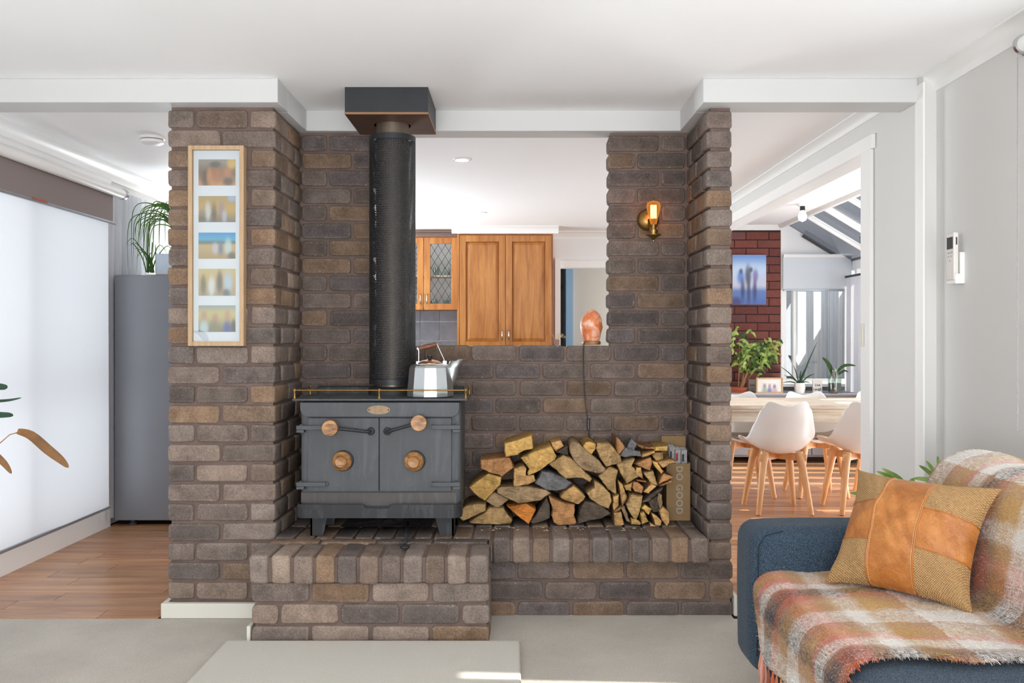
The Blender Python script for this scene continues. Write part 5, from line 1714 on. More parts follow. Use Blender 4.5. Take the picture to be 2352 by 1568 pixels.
# ------------------------------------------------------------------ firewood stack
Y1, G1, G2, G3, O1, D1, T1, RB = srgb(206, 164, 96), srgb(184, 150, 102), srgb(158, 132, 100), srgb(116, 114, 114), srgb(204, 128, 58), srgb(96, 84, 72), srgb(206, 162, 106), srgb(184, 134, 88)
LOGS = [
 ('A', [(640,255),(850,190),(1060,120),(1075,325),(960,350),(870,390),(840,425),(655,455)], Y1, 'topmost yellow split log at the left of the stack', 0),
 ('A', [(280,500),(500,478),(710,460),(785,610),(680,690),(610,750),(560,720),(430,690),(285,625)], RB, 'brown weathered block, upper left, under the topmost yellow log', 0),
 ('A', [(110,915),(250,800),(400,700),(500,730),(600,760),(575,880),(460,1000),(350,1115),(270,1070),(200,1010)], Y1, 'yellow log leaning beside the heater, left end of the stack', 0),
 ('A', [(-5,1235),(80,1180),(170,1165),(365,1160),(360,1265),(280,1290),(180,1345),(20,1415),(-40,1360)], G1, 'flat tan log at the bottom left next to the heater', -.01),
 ('A', [(115,1420),(240,1345),(340,1290),(430,1215),(630,1215),(700,1330),(765,1400),(740,1450),(560,1465),(300,1462),(140,1450)], G1, 'wide ragged tan log on the hearth, bottom left', .01),
 ('A', [(360,1110),(440,1000),(500,975),(630,1050),(715,1085),(640,1150),(545,1225),(440,1170)], G2, 'small brown wedge between the leaning yellow log and the dark half round', .03),
 ('A', [(785,630),(930,580),(975,620),(945,700),(1000,740),(1085,720),(1115,810),(1000,870),(780,900)], T1, 'pale L-shaped split piece left of centre', .01),
 ('A', [(885,470),(1100,370),(1340,290),(1425,440),(1400,500),(1300,560),(1190,650),(1010,735),(985,700),(1015,640),(960,560)], Y1, 'large golden split block on top, left of centre', 0),
 ('A', [(530,930),(600,905),(820,895),(1050,905),(1270,945),(1340,1000),(1180,1110),(1000,1135),(860,1155),(650,1060),(540,1000)], G2, 'long dark stained half round log across the left middle', 0),
 ('A', [(1200,670),(1350,690),(1520,750),(1660,850),(1580,930),(1420,965),(1270,950),(1100,850),(1170,760)], G3, 'grey weathered lens shaped log left of centre', 0),
 ('A', [(675,1185),(740,1200),(830,1175),(900,1165),(960,1150),(1115,1240),(1080,1330),(1010,1465),(870,1360),(760,1270)], O1, 'bright orange split log on the bottom row', 0),
 ('A', [(1030,1430),(1120,1320),(1200,1180),(1280,1050),(1330,1200),(1325,1370),(1240,1410),(1080,1460)], D1, 'dark grey triangular log on the bottom row right of the orange one', 0.005),
 ('A', [(1305,1040),(1420,1090),(1560,1150),(1700,1170),(1705,1260),(1690,1330),(1730,1440),(1700,1470),(1450,1480),(1385,1440),(1350,1330),(1370,1260)], RB, 'stumpy reddish brown log on the bottom row with splintered top', 0),
 ('A', [(1480,1060),(1530,980),(1690,880),(1863,1050),(1830,1110),(1760,1165),(1560,1110)], T1, 'pale tan wedge above the stumpy reddish log', 0.01),
 ('A', [(1320,560),(1430,490),(1540,430),(1640,470),(1740,560),(1830,650),(1963,780),(1930,830),(1830,775),(1690,765),(1560,785),(1450,680)], G1, 'big tan log with a pointed right end in the middle of the stack', 0),
 ('A', [(1345,235),(1490,200),(1540,290),(1420,370),(1370,330)], T1, 'small splintered tan piece on top between two big logs', .05),
 ('A', [(1420,385),(1500,330),(1600,290),(1605,430)], D1, 'small dark triangular piece below the top of the stack', .03),
 ('A', [(1620,300),(1640,240),(1700,215),(1760,250),(1850,340),(1940,410),(2060,500),(2170,650),(2150,690),(2030,700),(1850,660),(1720,560),(1630,390)], G2, 'largest half round log with radial cracks, top centre', 0),
 ('B', [(125,290),(160,235),(230,220),(320,260),(320,320),(260,415),(180,390),(140,350)], Y1, 'small round yellow log at the top centre', .02),
 ('B', [(320,320),(340,250),(530,250),(610,340),(690,440),(710,520),(650,560),(560,575),(470,605),(400,500)], G1, 'large brown square log right of the small round one', .01),
 ('B', [(630,150),(720,240),(770,320),(660,415),(620,330)], RB, 'thin upright pinkish brown splinter on top', .04),
 ('B', [(780,350),(810,250),(850,170),(935,250),(900,350)], G3, 'grey and brown triangular chip standing on top', .04),
 ('B', [(670,430),(760,310),(880,350),(985,370),(1010,440),(860,440),(760,460)], G3, 'flat grey bark slab at the top right', .02),
 ('B', [(1010,460),(1015,420),(1200,360),(1210,385),(1090,440)], T1, 'thin tan splint lying beside the grey bark slab', .0),
 ('B', [(930,260),(1130,310),(1230,300),(1210,340),(1010,330)], RB, 'long dark splinter lying on top at the right', .03),
 ('B', [(1210,300),(1400,290),(1395,360),(1200,360)], Y1, 'small yellow stick touching the newspapers', .01),
 ('B', [(1165,430),(1210,385),(1330,380),(1330,480),(1220,510)], T1, 'small square tan piece below the yellow stick', .02),
 ('B', [(635,570),(750,520),(860,480),(905,480),(850,580),(900,620),(960,760),(870,800),(790,855),(700,720)], G1, 'tall tan kindling slab right of centre', 0),
 ('B', [(900,560),(1060,490),(1150,460),(1165,530),(1135,660),(990,600)], RB, 'reddish brown kindling wedge upper right', 0),
 ('B', [(1165,515),(1240,530),(1340,670),(1300,710),(1200,590)], Y1, 'split yellow stick leaning upper right', -.01),
 ('B', [(1245,530),(1450,485),(1540,530),(1440,550),(1320,615)], T1, 'pale pointed stick resting against the cardboard box', -.02),
 ('B', [(355,740),(450,665),(530,600),(650,650),(620,800),(625,1020),(500,940)], G1, 'tan log wedge below the large half round log', 0),
 ('B', [(180,1000),(300,910),(290,800),(420,880),(540,1010),(560,1120),(515,1235),(370,1180),(240,1090)], G1, 'leaning oval tan log low in the middle', 0),
 ('B', [(910,670),(930,610),(1000,610),(1030,790),(970,750),(930,720)], T1, 'small pointed tan stick below the reddish wedge', .0),
 ('B', [(1030,690),(1180,660),(1215,780),(1250,890),(1150,850)], G1, 'small brown kindling wedge at the right', .0),
 ('B', [(870,920),(880,830),(950,830),(1035,900),(1010,1000),(900,970)], RB, 'small chunky reddish block in the kindling', 0),
 ('B', [(920,790),(1075,810),(1080,835),(940,815)], RB, 'thin orange brown splint above the chunky reddish block', .0),
 ('B', [(740,890),(870,830),(850,970),(770,950)], Y1, 'small yellow kindling piece left of the chunky reddish block', .01),
 ('B', [(1030,980),(1150,850),(1230,890),(1110,1005)], T1, 'small tan kindling board right of the chunky reddish block', 0),
 ('B', [(1010,1140),(1130,1020),(1330,900),(1320,940),(1220,1030),(1100,1120)], D1, 'dark diagonal bark strip at the right', -.01),
 ('B', [(1260,860),(1330,700),(1480,750),(1400,800)], RB, 'brown ragged splinter wedge beside the box', 0),
 ('B', [(1260,890),(1450,800),(1465,825),(1300,895)], RB, 'thin brown splint under the ragged wedge beside the box', 0),
 ('B', [(650,800),(720,860),(790,1060),(760,1120),(720,1200),(690,1040)], T1, 'upright splintered kindling piece right of centre', .01),
 ('B', [(570,1180),(580,1050),(665,1020),(660,1180),(590,1265)], T1, 'short pale kindling piece low right of centre', .01),
 ('B', [(590,1275),(700,1200),(690,1240),(620,1280)], T1, 'tiny pale chip above the bottom row', .0),
 ('B', [(770,1170),(850,1020),(1025,1040),(1000,1180),(950,1350),(920,1420),(820,1280)], G1, 'broad brown kindling wedge pointing down at the right', 0),
 ('B', [(1000,1220),(1060,1170),(1160,1240),(1110,1320)], Y1, 'small amber kindling block low at the right', .0),
 ('B', [(1100,1120),(1240,1030),(1270,1280),(1180,1280)], D1, 'dark grey kindling piece low at the right', .01),
 ('B', [(1250,980),(1310,1020),(1320,1150),(1290,1240),(1240,1120)], G2, 'narrow upright brown splinter near the box', .01),
 ('B', [(1270,1260),(1330,1200),(1420,1290),(1420,1440),(1390,1500),(1310,1400)], T1, 'ragged tan stick standing on the hearth nearest the box', -.01),
 ('B', [(590,1290),(700,1280),(740,1470),(700,1490),(600,1480)], T1, 'short brown block on the bottom row right of centre', -.005),
 ('B', [(690,1210),(750,1190),(840,1440),(780,1420)], G2, 'thin slanting board on the bottom row', 0),
 ('B', [(840,1370),(950,1400),(1000,1450),(980,1470),(850,1460)], Y1, 'low yellow scrap on the bottom row', 0),
 ('B', [(980,1290),(1040,1270),(1110,1420),(1010,1465)], Y1, 'split amber stick on the bottom row', 0),
 ('B', [(1150,1290),(1240,1340),(1310,1410),(1290,1490),(1210,1480),(1190,1400)], T1, 'tan kindling piece on the bottom row near the box', -.005),
 ('B', [(1130,1440),(1220,1490),(1200,1518),(1130,1500)], T1, 'tiny wood chip on the hearth in front of the stack', -.02),
 ('B', [(150,1125),(260,1130),(400,1180),(540,1300),(400,1380),(260,1400),(110,1440),(40,1460),(80,1260)], D1, 'dark stained wedge on the bottom row in the middle', 0),
]
def firewood(i, frame, poly, col, label, dy):
    r = random.Random(100 + i)
    YL = 4.045 + dy
    x0 = 1060 if frame == 'A' else 1320
    P3 = [P(x0 + a / 6.532, 980 + b / 6.532, YL) for a, b in poly]
    # resample with jagged edges
    pts = []
    n_ = len(P3)
    cen = sum(P3, Vector()) / n_
    for k in range(n_):
        p0, p1 = P3[k], P3[(k + 1) % n_]
        L = (p1 - p0).length
        s_ = max(1, int(L / 0.009))
        for q in range(s_):
            p = p0.lerp(p1, q / s_)
            if q:
                nrm = Vector((p1.z - p0.z, 0, -(p1.x - p0.x))).normalized()
                p = p + nrm * r.uniform(-0.0014, 0.0014)
            p.z = max(p.z, HZ + 0.002)
            pts.append(p)
    big = max((p - cen).length for p in pts)
    N = len(pts)
    m = MB()
    length = min(0.235, 4.285 - YL) if big > 0.03 else min(0.16 + 0.05 * r.random(), 4.285 - YL)
    if 'chip' in label or 'scrap' in label:
        length = 0.05
    tilt = Vector((r.uniform(-0.02, 0.02), 1, r.uniform(-0.005, 0.01))) * length
    lev = [(0.0, 0.93), (0.006, 1.0), (length * 0.5, 1.02), (length, 0.94)]
    for li, (dd_, sc) in enumerate(lev):
        for p in pts:
            q = cen + (p - cen) * sc + tilt * (dd_ / length)
            q.z = max(q.z, HZ + 0.002)
            if li == 0:
                q.y += noise.noise(q * 60) * 0.004
            if li in (2, 3):
                q += noise.noise_vector(p * 25 + Vector((0, li, i))) * 0.003
                q.y = min(q.y, 4.292)
                q.z = max(q.z, HZ + 0.002)
            m.v.append(q)
    # front face with an inner ring and centre for relief
    o_ = len(m.v)
    for p in pts:
        q = cen + (p - cen) * 0.55
        q.y += noise.noise(q * 45 + Vector((i, 0, 0))) * 0.007 - 0.003
        m.v.append(q)
    cidx = len(m.v)
    m.v.append(cen + Vector((0, -0.004 + noise.noise(cen * 45) * 0.006, 0)))
    for k in range(N):
        j = (k + 1) % N
        for li in range(3):
            m.f.append((li * N + k, li * N + N + k, li * N + N + j, li * N + j))
            m.mi.append(1 if li else 0)
        m.f.append((o_ + k, k, j, o_ + j))
        m.mi.append(0)
        m.f.append((cidx, o_ + k, o_ + j))
        m.mi.append(0)
    m.f.append(tuple(range(3 * N, 4 * N)))
    m.mi.append(1)
    o = m.build('firewood_log', [M['logface'], M['logside']], None, smooth=True, angle=38)
    v = r.uniform(0.88, 1.08)
    o.color = (col[0] * v, col[1] * v, col[2] * v, 1)
    tag(o, label, 'firewood', 'firewood stacked on the brick ledge')
for i, (fr_, poly, col, lab, dy) in enumerate(LOGS):
    firewood(i, fr_, poly, col, lab, dy)
# bark crumbs
bk = MB()
rr = random.Random(8)
for i in range(46):
    x = rr.uniform(-0.16, 0.62)
    y = rr.uniform(3.93, 4.02)
    s_ = rr.uniform(0.002, 0.009)
    a = rr.uniform(0, 3)
    dx, dy_ = math.cos(a) * s_, math.sin(a) * s_
    bk.prism([(x - dx, y - dy_, HZ + 0.001), (x + dy_ * .3, y - dx * .3, HZ + 0.001), (x + dx, y + dy_, HZ + 0.001), (x - dy_ * .3, y + dx * .3, HZ + 0.001)], (0, 0, 0.002))
tag(bk.build('wood_crumbs', M['straw']), 'wood crumbs scattered on the brick ledge in front of the logs', 'crumbs', kind='stuff')

# cardboard box with newspapers
YX = 4.165
cbx = thing('cardboard_box', 'narrow brown cardboard box reading DO GOOD at the right end of the firewood', 'box', (0.78, 4.22, HZ))
q0, q1 = P(1531, 1190, YX), P(1587, 1064, YX)
bx0, bx1, bz1 = q0.x, min(q1.x, 0.838), q1.z
yb1 = 4.285
m = MB()
m.box(bx0, bx1, YX, YX + 0.004, HZ + 0.001, bz1).box(bx0, bx0 + 0.004, YX + 0.004, yb1, HZ + 0.001, bz1 + 0.004).box(bx1 - 0.004, bx1, YX + 0.004, yb1, HZ + 0.001, bz1 + 0.004)
m.box(bx0 + 0.004, bx1 - 0.004, yb1 - 0.004, yb1, HZ + 0.001, bz1).box(bx0 + 0.004, bx1 - 0.004, YX + 0.004, yb1 - 0.004, HZ + 0.001, HZ + 0.005)
m.build('carton', M['cardboard'], cbx)
f0, f1 = P(1520, 1022, 4.275), P(1575, 1001, 4.275)
MB().box(f0.x, f1.x, 4.279, 4.283, bz1 - 0.01, f1.z).build('rear_flap', M['cardboard'], cbx)
# lettering built from font curves converted to mesh
def text_mesh(name, body, size, ext, mat, parent, matrix, label=None, spacing=1.0):
    cu_ = bpy.data.curves.new(name, 'FONT')
    cu_.body = body
    cu_.size = size
    cu_.extrude = ext
    cu_.align_x = 'CENTER'
    cu_.align_y = 'CENTER'
    cu_.space_character = spacing
    cu_.offset = size * 0.02
    to = bpy.data.objects.new(name, cu_)
    C.objects.link(to)
    bpy.context.view_layer.update()
    me = bpy.data.meshes.new_from_object(to.evaluated_get(bpy.context.evaluated_depsgraph_get()))
    bpy.data.objects.remove(to)
    me.name = name
    me.materials.clear()
    me.materials.append(mat)
    me.transform(matrix)
    c = sum((v.co for v in me.vertices), Vector()) / max(1, len(me.vertices))
    me.transform(Matrix.Translation(-c))
    o = bpy.data.objects.new(name, me)
    C.objects.link(o)
    o.parent = parent
    o.location = c - WO[parent.name]
    WO[o.name] = c
    if label:
        o['label'] = label
    return o
ct = P(1560, 1125, YX)
mat_txt = Matrix.Translation((ct.x, YX - 0.0004, ct.z)) @ Matrix.Rotation(R(90), 4, 'Y') @ Matrix.Rotation(R(90), 4, 'X')
text_mesh('lettering', 'DO GOOD', 0.043, 0.0004, M['cardink'], cbx, mat_txt, 'pale printed letters DO GOOD reading downwards', 1.12)
for i, (xa, xb, ya, yb_, lab) in enumerate(((1535, 1548, 1025, 1010, 'rolled newspaper standing in the cardboard box, left one'), (1549, 1562, 1030, 1014, 'folded newspaper with red print in the cardboard box, middle one'), (1563, 1577, 1032, 1028, 'folded grey newspaper in the cardboard box, right one'))):
    a, b = P(xa, ya, 4.21), P(xb, ya, 4.21)
    m = MB()
    w_ = b.x - a.x
    for k in range(5):
        m.box(a.x + 0.001, b.x - 0.001, 4.185 + 0.010 * k + i * 0.003, 4.185 + 0.010 * k + 0.0075 + i * 0.003, HZ + 0.008, a.z - 0.006 * (k % 2) + 0.002 * k)
    npz = thing('newspaper', lab, 'newspaper', (a.x + w_ / 2, 4.21, HZ + 0.008), 'newspapers in the cardboard box')
    m.build('pages', M['paper'], npz, bevel=0.001, segs=1)
    MB().box(a.x + 0.004, a.x + w_ * 0.45, 4.1835 + i * 0.003, 4.1848 + i * 0.003, a.z - 0.055, a.z - 0.02).build('print', M['redink'] if i == 1 else M['blackplastic'], npz)

# ------------------------------------------------------------------ hearth mat, small rug
hm = thing('hearth_mat', 'pale thick rectangular carpet mat in front of the brick hearth', 'mat', (-0.55, 2.7, 0))
m = MB().box(-1.14, 0.024, 1.7, 3.462, 0.0005, 0.024)
m.build('pile', M['mat'], hm, bevel=0.008, segs=3)
rg_ = MB().box(1.40, 2.5, 4.62, 5.24, 0.0, 0.012).build('rug', M['rugfab'], None, bevel=0.003)
tag(rg_, 'small grey flecked rug on the timber floor at the dining opening', 'rug')

# ------------------------------------------------------------------ dining table
tb = thing('dining_table', 'whitewashed timber dining table with a thick moulded edge', 'table', (2.6, 6.6, 0))
TZ = 0.745
TX0, TX1, TY0, TY1 = 1.42, 3.34, 6.2, 7.0
MB().box(TX0, TX1, TY0, TY1, TZ - 0.028, TZ).build('table_top', M['washwood'], tb, bevel=0.005)
MB().box(TX0 + 0.012, TX1 - 0.012, TY0 + 0.012, TY1 - 0.012, TZ - 0.05, TZ - 0.028).build('edge_moulding', M['washwood'], tb, bevel=0.006)
MB().box(TX0 + 0.04, TX1 - 0.04, TY0 + 0.035, TY1 - 0.035, TZ - 0.125, TZ - 0.05).build('apron', M['washwood'], tb, bevel=0.003)
for x in (TX0 + 0.10, TX1 - 0.10):
    for y in (TY0 + 0.09, TY1 - 0.09):
        MB().tube([(x, y, TZ - 0.125), (x, y, 0.001)], [0.05, 0.032], 4).build('leg', M['washwood'], tb)

# dining chair, local: seat faces +y
def make_chair():
    t = thing('dining_chair', 'x', 'chair', (0, 0, 0), 'white dining chairs')
    keys = []
    def shell(u, v):
        # v: 0 front edge of seat .. 1 top of back ; u: -1..1
        u = u * 2 - 1
        path = [(0.22, 0.428), (0.19, 0.446), (0.05, 0.442), (-0.08, 0.424), (-0.160, 0.436), (-0.212, 0.505), (-0.240, 0.61), (-0.262, 0.70), (-0.274, 0.775)]
        half = [0.195, 0.222, 0.234, 0.233, 0.228, 0.222, 0.203, 0.182, 0.160]
        s = v * (len(path) - 1)
        i = min(int(s), len(path) - 2)
        f = s - i
        def cm(k):
            q = lambda n_: k(max(0, min(len(path) - 1, n_)))
            return 0.5 * (2 * q(i) + (q(i + 1) - q(i - 1)) * f + (2 * q(i - 1) - 5 * q(i) + 4 * q(i + 1) - q(i + 2)) * f * f + (3 * q(i) - q(i - 1) - 3 * q(i + 1) + q(i + 2)) * f ** 3)
        y, z, h = cm(lambda n_: path[n_][0]), cm(lambda n_: path[n_][1]), cm(lambda n_: half[n_])
        au = abs(u)
        x = u * h
        e = au ** 2.4
        up = max(0, min(1, 1 - (v - 0.45) / 0.35)) if v > 0.45 else 1
        z += e * (0.045 + 0.075 * min(v / 0.5, 1)) * up
        wrap = max(0, min(1, (v - 0.30) / 0.30))
        wrap = wrap * wrap * (3 - 2 * wrap)
        y += e * 0.085 * wrap * (1 - 0.45 * max(0, v - 0.7) / 0.3)
        top = max(0, (v - 0.80) / 0.20)
        z += top * top * (-0.016 * math.cos(u * math.pi * 1.25) - 0.040 * max(0, au - 0.72) / 0.28 * max(0, au - 0.72) / 0.28)
        return (x, y, z)
    m = MB().grid(shell, 20, 32)
    sh_ = m.build('shell', M['chair'], t, smooth=True, fixn=False, local=True)
    s_ = sh_.modifiers.new('s', 'SUBSURF')
    s_.levels = 1
    s_.render_levels = 1
    s_ = sh_.modifiers.new('t', 'SOLIDIFY')
    s_.thickness = 0.009
    s_.offset = 1
    pd = MB().grid(lambda u, v: ((u * 2 - 1) * 0.185, -0.12 + 0.31 * v, 0.462 + 0.016 * max(0, (1 - (abs(u * 2 - 1)) ** 4) * (1 - abs(v * 2 - 1) ** 4)) + 0.03 * abs(u * 2 - 1) ** 3), 12, 10)
    pd.build('seat_pad', M['seatpad'], t, smooth=True, fixn=False, local=True)
    fmx = MB()
    for s1 in (1, -1):
        fmx.prism([(-0.15 * s1 - 0.016, -0.15, 0.415), (-0.15 * s1 + 0.016, -0.15, 0.415), (-0.15 * s1 + 0.016, -0.15, 0.365), (-0.15 * s1 - 0.016, -0.15, 0.365)], (0.30 * s1, 0.30, 0))
    fmx.lathe([(0.045, 0.40), (0.045, 0.432)], (0, 0, 0), 16)
    fmx.build('cross_frame', M['beech'], t, local=True, bevel=0.003)
    for sx_ in (-1, 1):
        for sy_ in (-1, 1):
            lg = MB()
            lg.tube([(sx_ * 0.118, sy_ * 0.118, 0.425), (sx_ * 0.135, sy_ * 0.138, 0.34), (sx_ * 0.183, sy_ * 0.195, 0.001)], [0.030, 0.027, 0.017], 10)
            lg.build('leg', M['beech'], t, smooth=True, local=True, angle=50)
    return t
ch0 = make_chair()
chairs = [((1.865, 6.22), 0, 'white moulded dining chair, near side of table, fully visible in the opening'),
          ((2.44, 6.22), 0, 'white moulded dining chair on the near side, half hidden by the door jamb'),
          ((1.80, 6.86), math.pi, 'white moulded dining chair on the far side beside the brick pier'),
          ((2.36, 6.86), math.pi, 'white moulded dining chair on the far side, centre of the table'),
          ((2.93, 6.86), math.pi, 'white moulded dining chair on the far side nearest the curtain')]
for i, ((x, y), rz, lab) in enumerate(chairs):
    o = ch0 if i == 0 else copy_tree(ch0)
    o.location = (x, y, 0)
    o.rotation_euler = (0, 0, rz)
    o['label'] = lab
bpy.context.view_layer.update()

# sideboard
sb = thing('sideboard', 'low grey sideboard with plants along the far dining wall', 'sideboard', (2.8, 8.75, 0))
MB().box(2.0, 3.36, 8.56, 9.02, 0.06, 0.66).build('body', M['greyblue'], sb, bevel=0.003)
MB().box(1.98, 3.38, 8.54, 9.03, 0.66, 0.682).build('top', M['greyblue'], sb, bevel=0.003)
for x in (2.05, 3.3):
    MB().box(x, x + 0.05, 8.58, 8.63, 0.0, 0.06).build('foot', M['grey_soft'], sb)
for i in range(3):
    x = 2.015 + i * 0.448
    d = MB().box(x, x + 0.436, 8.545, 8.559, 0.08, 0.64).build('door', M['greyblue'], sb, bevel=0.002)
SZ = 0.682
# objects on the sideboard
up = thing('umbrella_plant', 'bushy yellow green umbrella plant in a terracotta pot on the sideboard', 'plant', (2.24, 8.72, SZ))
MB().lathe([(0.085, SZ), (0.11, SZ + 0.0), (0.115, SZ + 0.012), (0.07, SZ + 0.012), (0.09, SZ + 0.05), (0.08, SZ + 0.05), (0.001, SZ + 0.045)], (2.24, 8.72, 0), 24).build('pot', M['terracotta'], up, smooth=True, angle=40)
rr = random.Random(21)
stems = []
for i in range(7):
    a = rr.uniform(0, 6.28)
    b0 = Vector((2.24 + 0.04 * math.cos(a), 8.72 + 0.04 * math.sin(a), SZ + 0.045))
    tp = Vector((2.24 + rr.uniform(-0.12, 0.30), 8.72 + rr.uniform(-0.1, 0.1), SZ + rr.uniform(0.35, 0.58)))
    mid = b0.lerp(tp, 0.5) + Vector((rr.uniform(-.02, .02), 0, 0.02))
    MB().tube([b0, mid, tp], [0.006, 0.005, 0.003], 6).build('stem', M['stalk'], up)
    stems.append((b0, mid, tp))
for i in range(296):
    b0, mid, tp = rr.choice(stems)
    t_ = rr.uniform(0.25, 1.05)
    cpt = mid.lerp(tp, t_) + Vector((rr.uniform(-.08, .11), rr.uniform(-.09, .07), rr.uniform(-.10, .07)))
    a = rr.uniform(0, 6.28)
    d = Vector((math.cos(a), math.sin(a), rr.uniform(-0.6, 0.15))).normalized()
    L = rr.uniform(0.055, 0.095)
    m = strap(MB(), [cpt, cpt + d * L * 0.5 + Vector((0, 0, 0.008)), cpt + d * L - Vector((0, 0, L * 0.35))], rr.uniform(0.022, 0.030), 5, 0, 'leaf', 0.15)
    m.build('leaf', M['leaf_light'] if rr.random() < 0.62 else M['leaf'], up, smooth=True, fixn=False)
av = thing('spiky_plant', 'spiky long leaved plant in a small white pot on the sideboard', 'plant', (2.80, 8.6, SZ))
ax_, ay_ = P(1837, 0, 8.62).x, 8.62
MB().lathe([(0.045, SZ + 0.0005), (0.055, SZ + 0.055), (0.05, SZ + 0.10), (0.044, SZ + 0.10), (0.046, SZ + 0.085), (0.001, SZ + 0.085)], (ax_, ay_, 0), 24).build('pot', M['pot_white'], av, smooth=True, angle=50)
MB().lathe([(0.010, -0.0515), (0.001, -0.0535)], (ax_, ay_, SZ + 0.065), 12, 'y').build('painted_dot', M['terracotta'], av)
for (ex, ey, wd_) in ((1877, 785, .016), (1790, 840, .015), (1792, 880, .014), (1800, 862, .014), (1822, 838, .016), (1872, 858, .015), (1850, 845, .014), (1862, 880, .013), (1812, 868, .015), (1840, 850, .02)):
    e = P(ex, ey, ay_ + rr.uniform(-.03, .03))
    b0 = Vector((ax_ + rr.uniform(-.012, .012), ay_, SZ + 0.085))
    strap(MB(), [b0, b0.lerp(e, 0.5) + Vector((0, 0, 0.02)), e], wd_, 8).build('leaf', M['leaf_dark'], av, smooth=True, fixn=False)
bt = thing('glass_bottle', 'clear glass bottle vase holding cuttings and dark water on the sideboard', 'vase', (3.2, 8.7, SZ))
vx, vy = P(1917, 0, 8.6).x, 8.6
S0 = SZ - 0.0
MB().lathe([(0.06, SZ + 0.001), (0.066, SZ + 0.01), (0.066, SZ + 0.15), (0.05, SZ + 0.19), (0.036, SZ + 0.21), (0.036, SZ + 0.235), (0.041, SZ + 0.24), (0.038, SZ + 0.24), (0.033, SZ + 0.21), (0.047, SZ + 0.186), (0.062, SZ + 0.15), (0.062, SZ + 0.014), (0.001, SZ + 0.012)], (vx, vy, 0), 28, caps=False).build('vessel', M['glass_bottle'], bt, smooth=True, angle=50)
MB().lathe([(0.060, SZ + 0.015), (0.060, SZ + 0.10), (0.001, SZ + 0.10)], (vx, vy, 0), 24).build('water', simple('dark_water', srgb(40, 44, 42), 0.1), bt, smooth=True, angle=40)
rp = thing('leafy_cutting', 'broad dark green leaves rising from the clear glass bottle', 'plant', (vx, vy, SZ + 0.05))
for (pts, w_) in (([(1912, 862), (1908, 848), (1900, 832), (1888, 820)], .050), ([(1920, 858), (1934, 842), (1950, 838), (1966, 840)], .030), ([(1922, 862), (1930, 856), (1940, 851), (1949, 855)], .024), ([(1915, 865), (1912, 850), (1909, 838)], .02)):
    P3 = [P(a, b, vy + 0.002 * k) for k, (a, b) in enumerate(pts)]
    strap(MB(), P3, w_, 10, 0, 'leaf', 0.1).build('leaf', M['leaf'], rp, smooth=True, fixn=False)
    MB().tube([(vx, vy, SZ + 0.11), (vx + (P3[0].x - vx) * 0.6, vy, SZ + 0.235), P3[0]], 0.003, 6).build('stem', M['stalk'], rp)
pfm = thing('photo_frame', 'white mounted family photo in a pale timber frame on the sideboard', 'photo frame', (2.53, 8.58, SZ))
a, b = P(1737, 914, 8.6), P(1798, 867, 8.6)
ax0, ax1, az0, az1 = a.x, b.x, SZ + 0.001, b.z
m = MB()
m.box(ax0, ax0 + 0.012, 8.59, 8.61, az0, az1).box(ax1 - 0.012, ax1, 8.59, 8.61, az0, az1).box(ax0 + 0.012, ax1 - 0.012, 8.59, 8.61, az0, az0 + 0.012).box(ax0 + 0.012, ax1 - 0.012, 8.59, 8.61, az1 - 0.012, az1)
m.build('frame', M['oakframe'], pfm)
MB().box(ax0 + 0.012, ax1 - 0.012, 8.60, 8.604, az0 + 0.012, az1 - 0.012).build('mount', M['pot_white'], pfm)
picture('photo', ax0 + 0.05, ax1 - 0.05, P(0, 903, 8.6).z, P(0, 880, 8.6).z, 8.599, [(0, srgb(214, 216, 220)), (1, srgb(200, 196, 200))],
        [(.2, .3, .1, .3, srgb(150, 120, 110)), (.2, .75, .15, .3, srgb(140, 160, 140)), (.5, .3, .09, .25, srgb(170, 130, 120)), (.5, .75, .14, .3, srgb(80, 100, 170)), (.8, .35, .09, .25, srgb(120, 90, 90)), (.8, .75, .14, .3, srgb(200, 150, 160))], pfm)
def sign(px0_, px1_, pyt, y, lines, label, col):
    s = thing('word_sign', label, 'sign', (P((px0_ + px1_) / 2, 0, y).x, y, SZ))
    a, b = P(px0_, 0, y), P(px1_, pyt, y)
    MB().box(a.x, b.x, y, y + 0.02, SZ + 0.0005, b.z).build('board', col, s)
    cx = (a.x + b.x) / 2
    for tx, py_, size in lines:
        if True:
            mtx = Matrix.Translation((cx, y - 0.0006, P(0, py_, y).z)) @ Matrix.Rotation(R(90), 4, 'X')
            text_mesh('lettering', tx, size, 0.0005, M['blackplastic'], s, mtx)
    return s
sign(1867, 1888.5, 873, 8.65, (('Live', 884, 0.034), ('Laugh', 893.5, 0.036), ('Love', 903, 0.034)), 'small white sign reading Live Laugh Love beside the glass bottle', M['pot_white'])
sign(1720, 1735.5, 871, 8.80, (('Love', 884, 0.026), ('is', 891.5, 0.018), ("Life's", 899.5, 0.026)), 'small grey sign with Love lettering behind the umbrella plant', M['seatpad'])

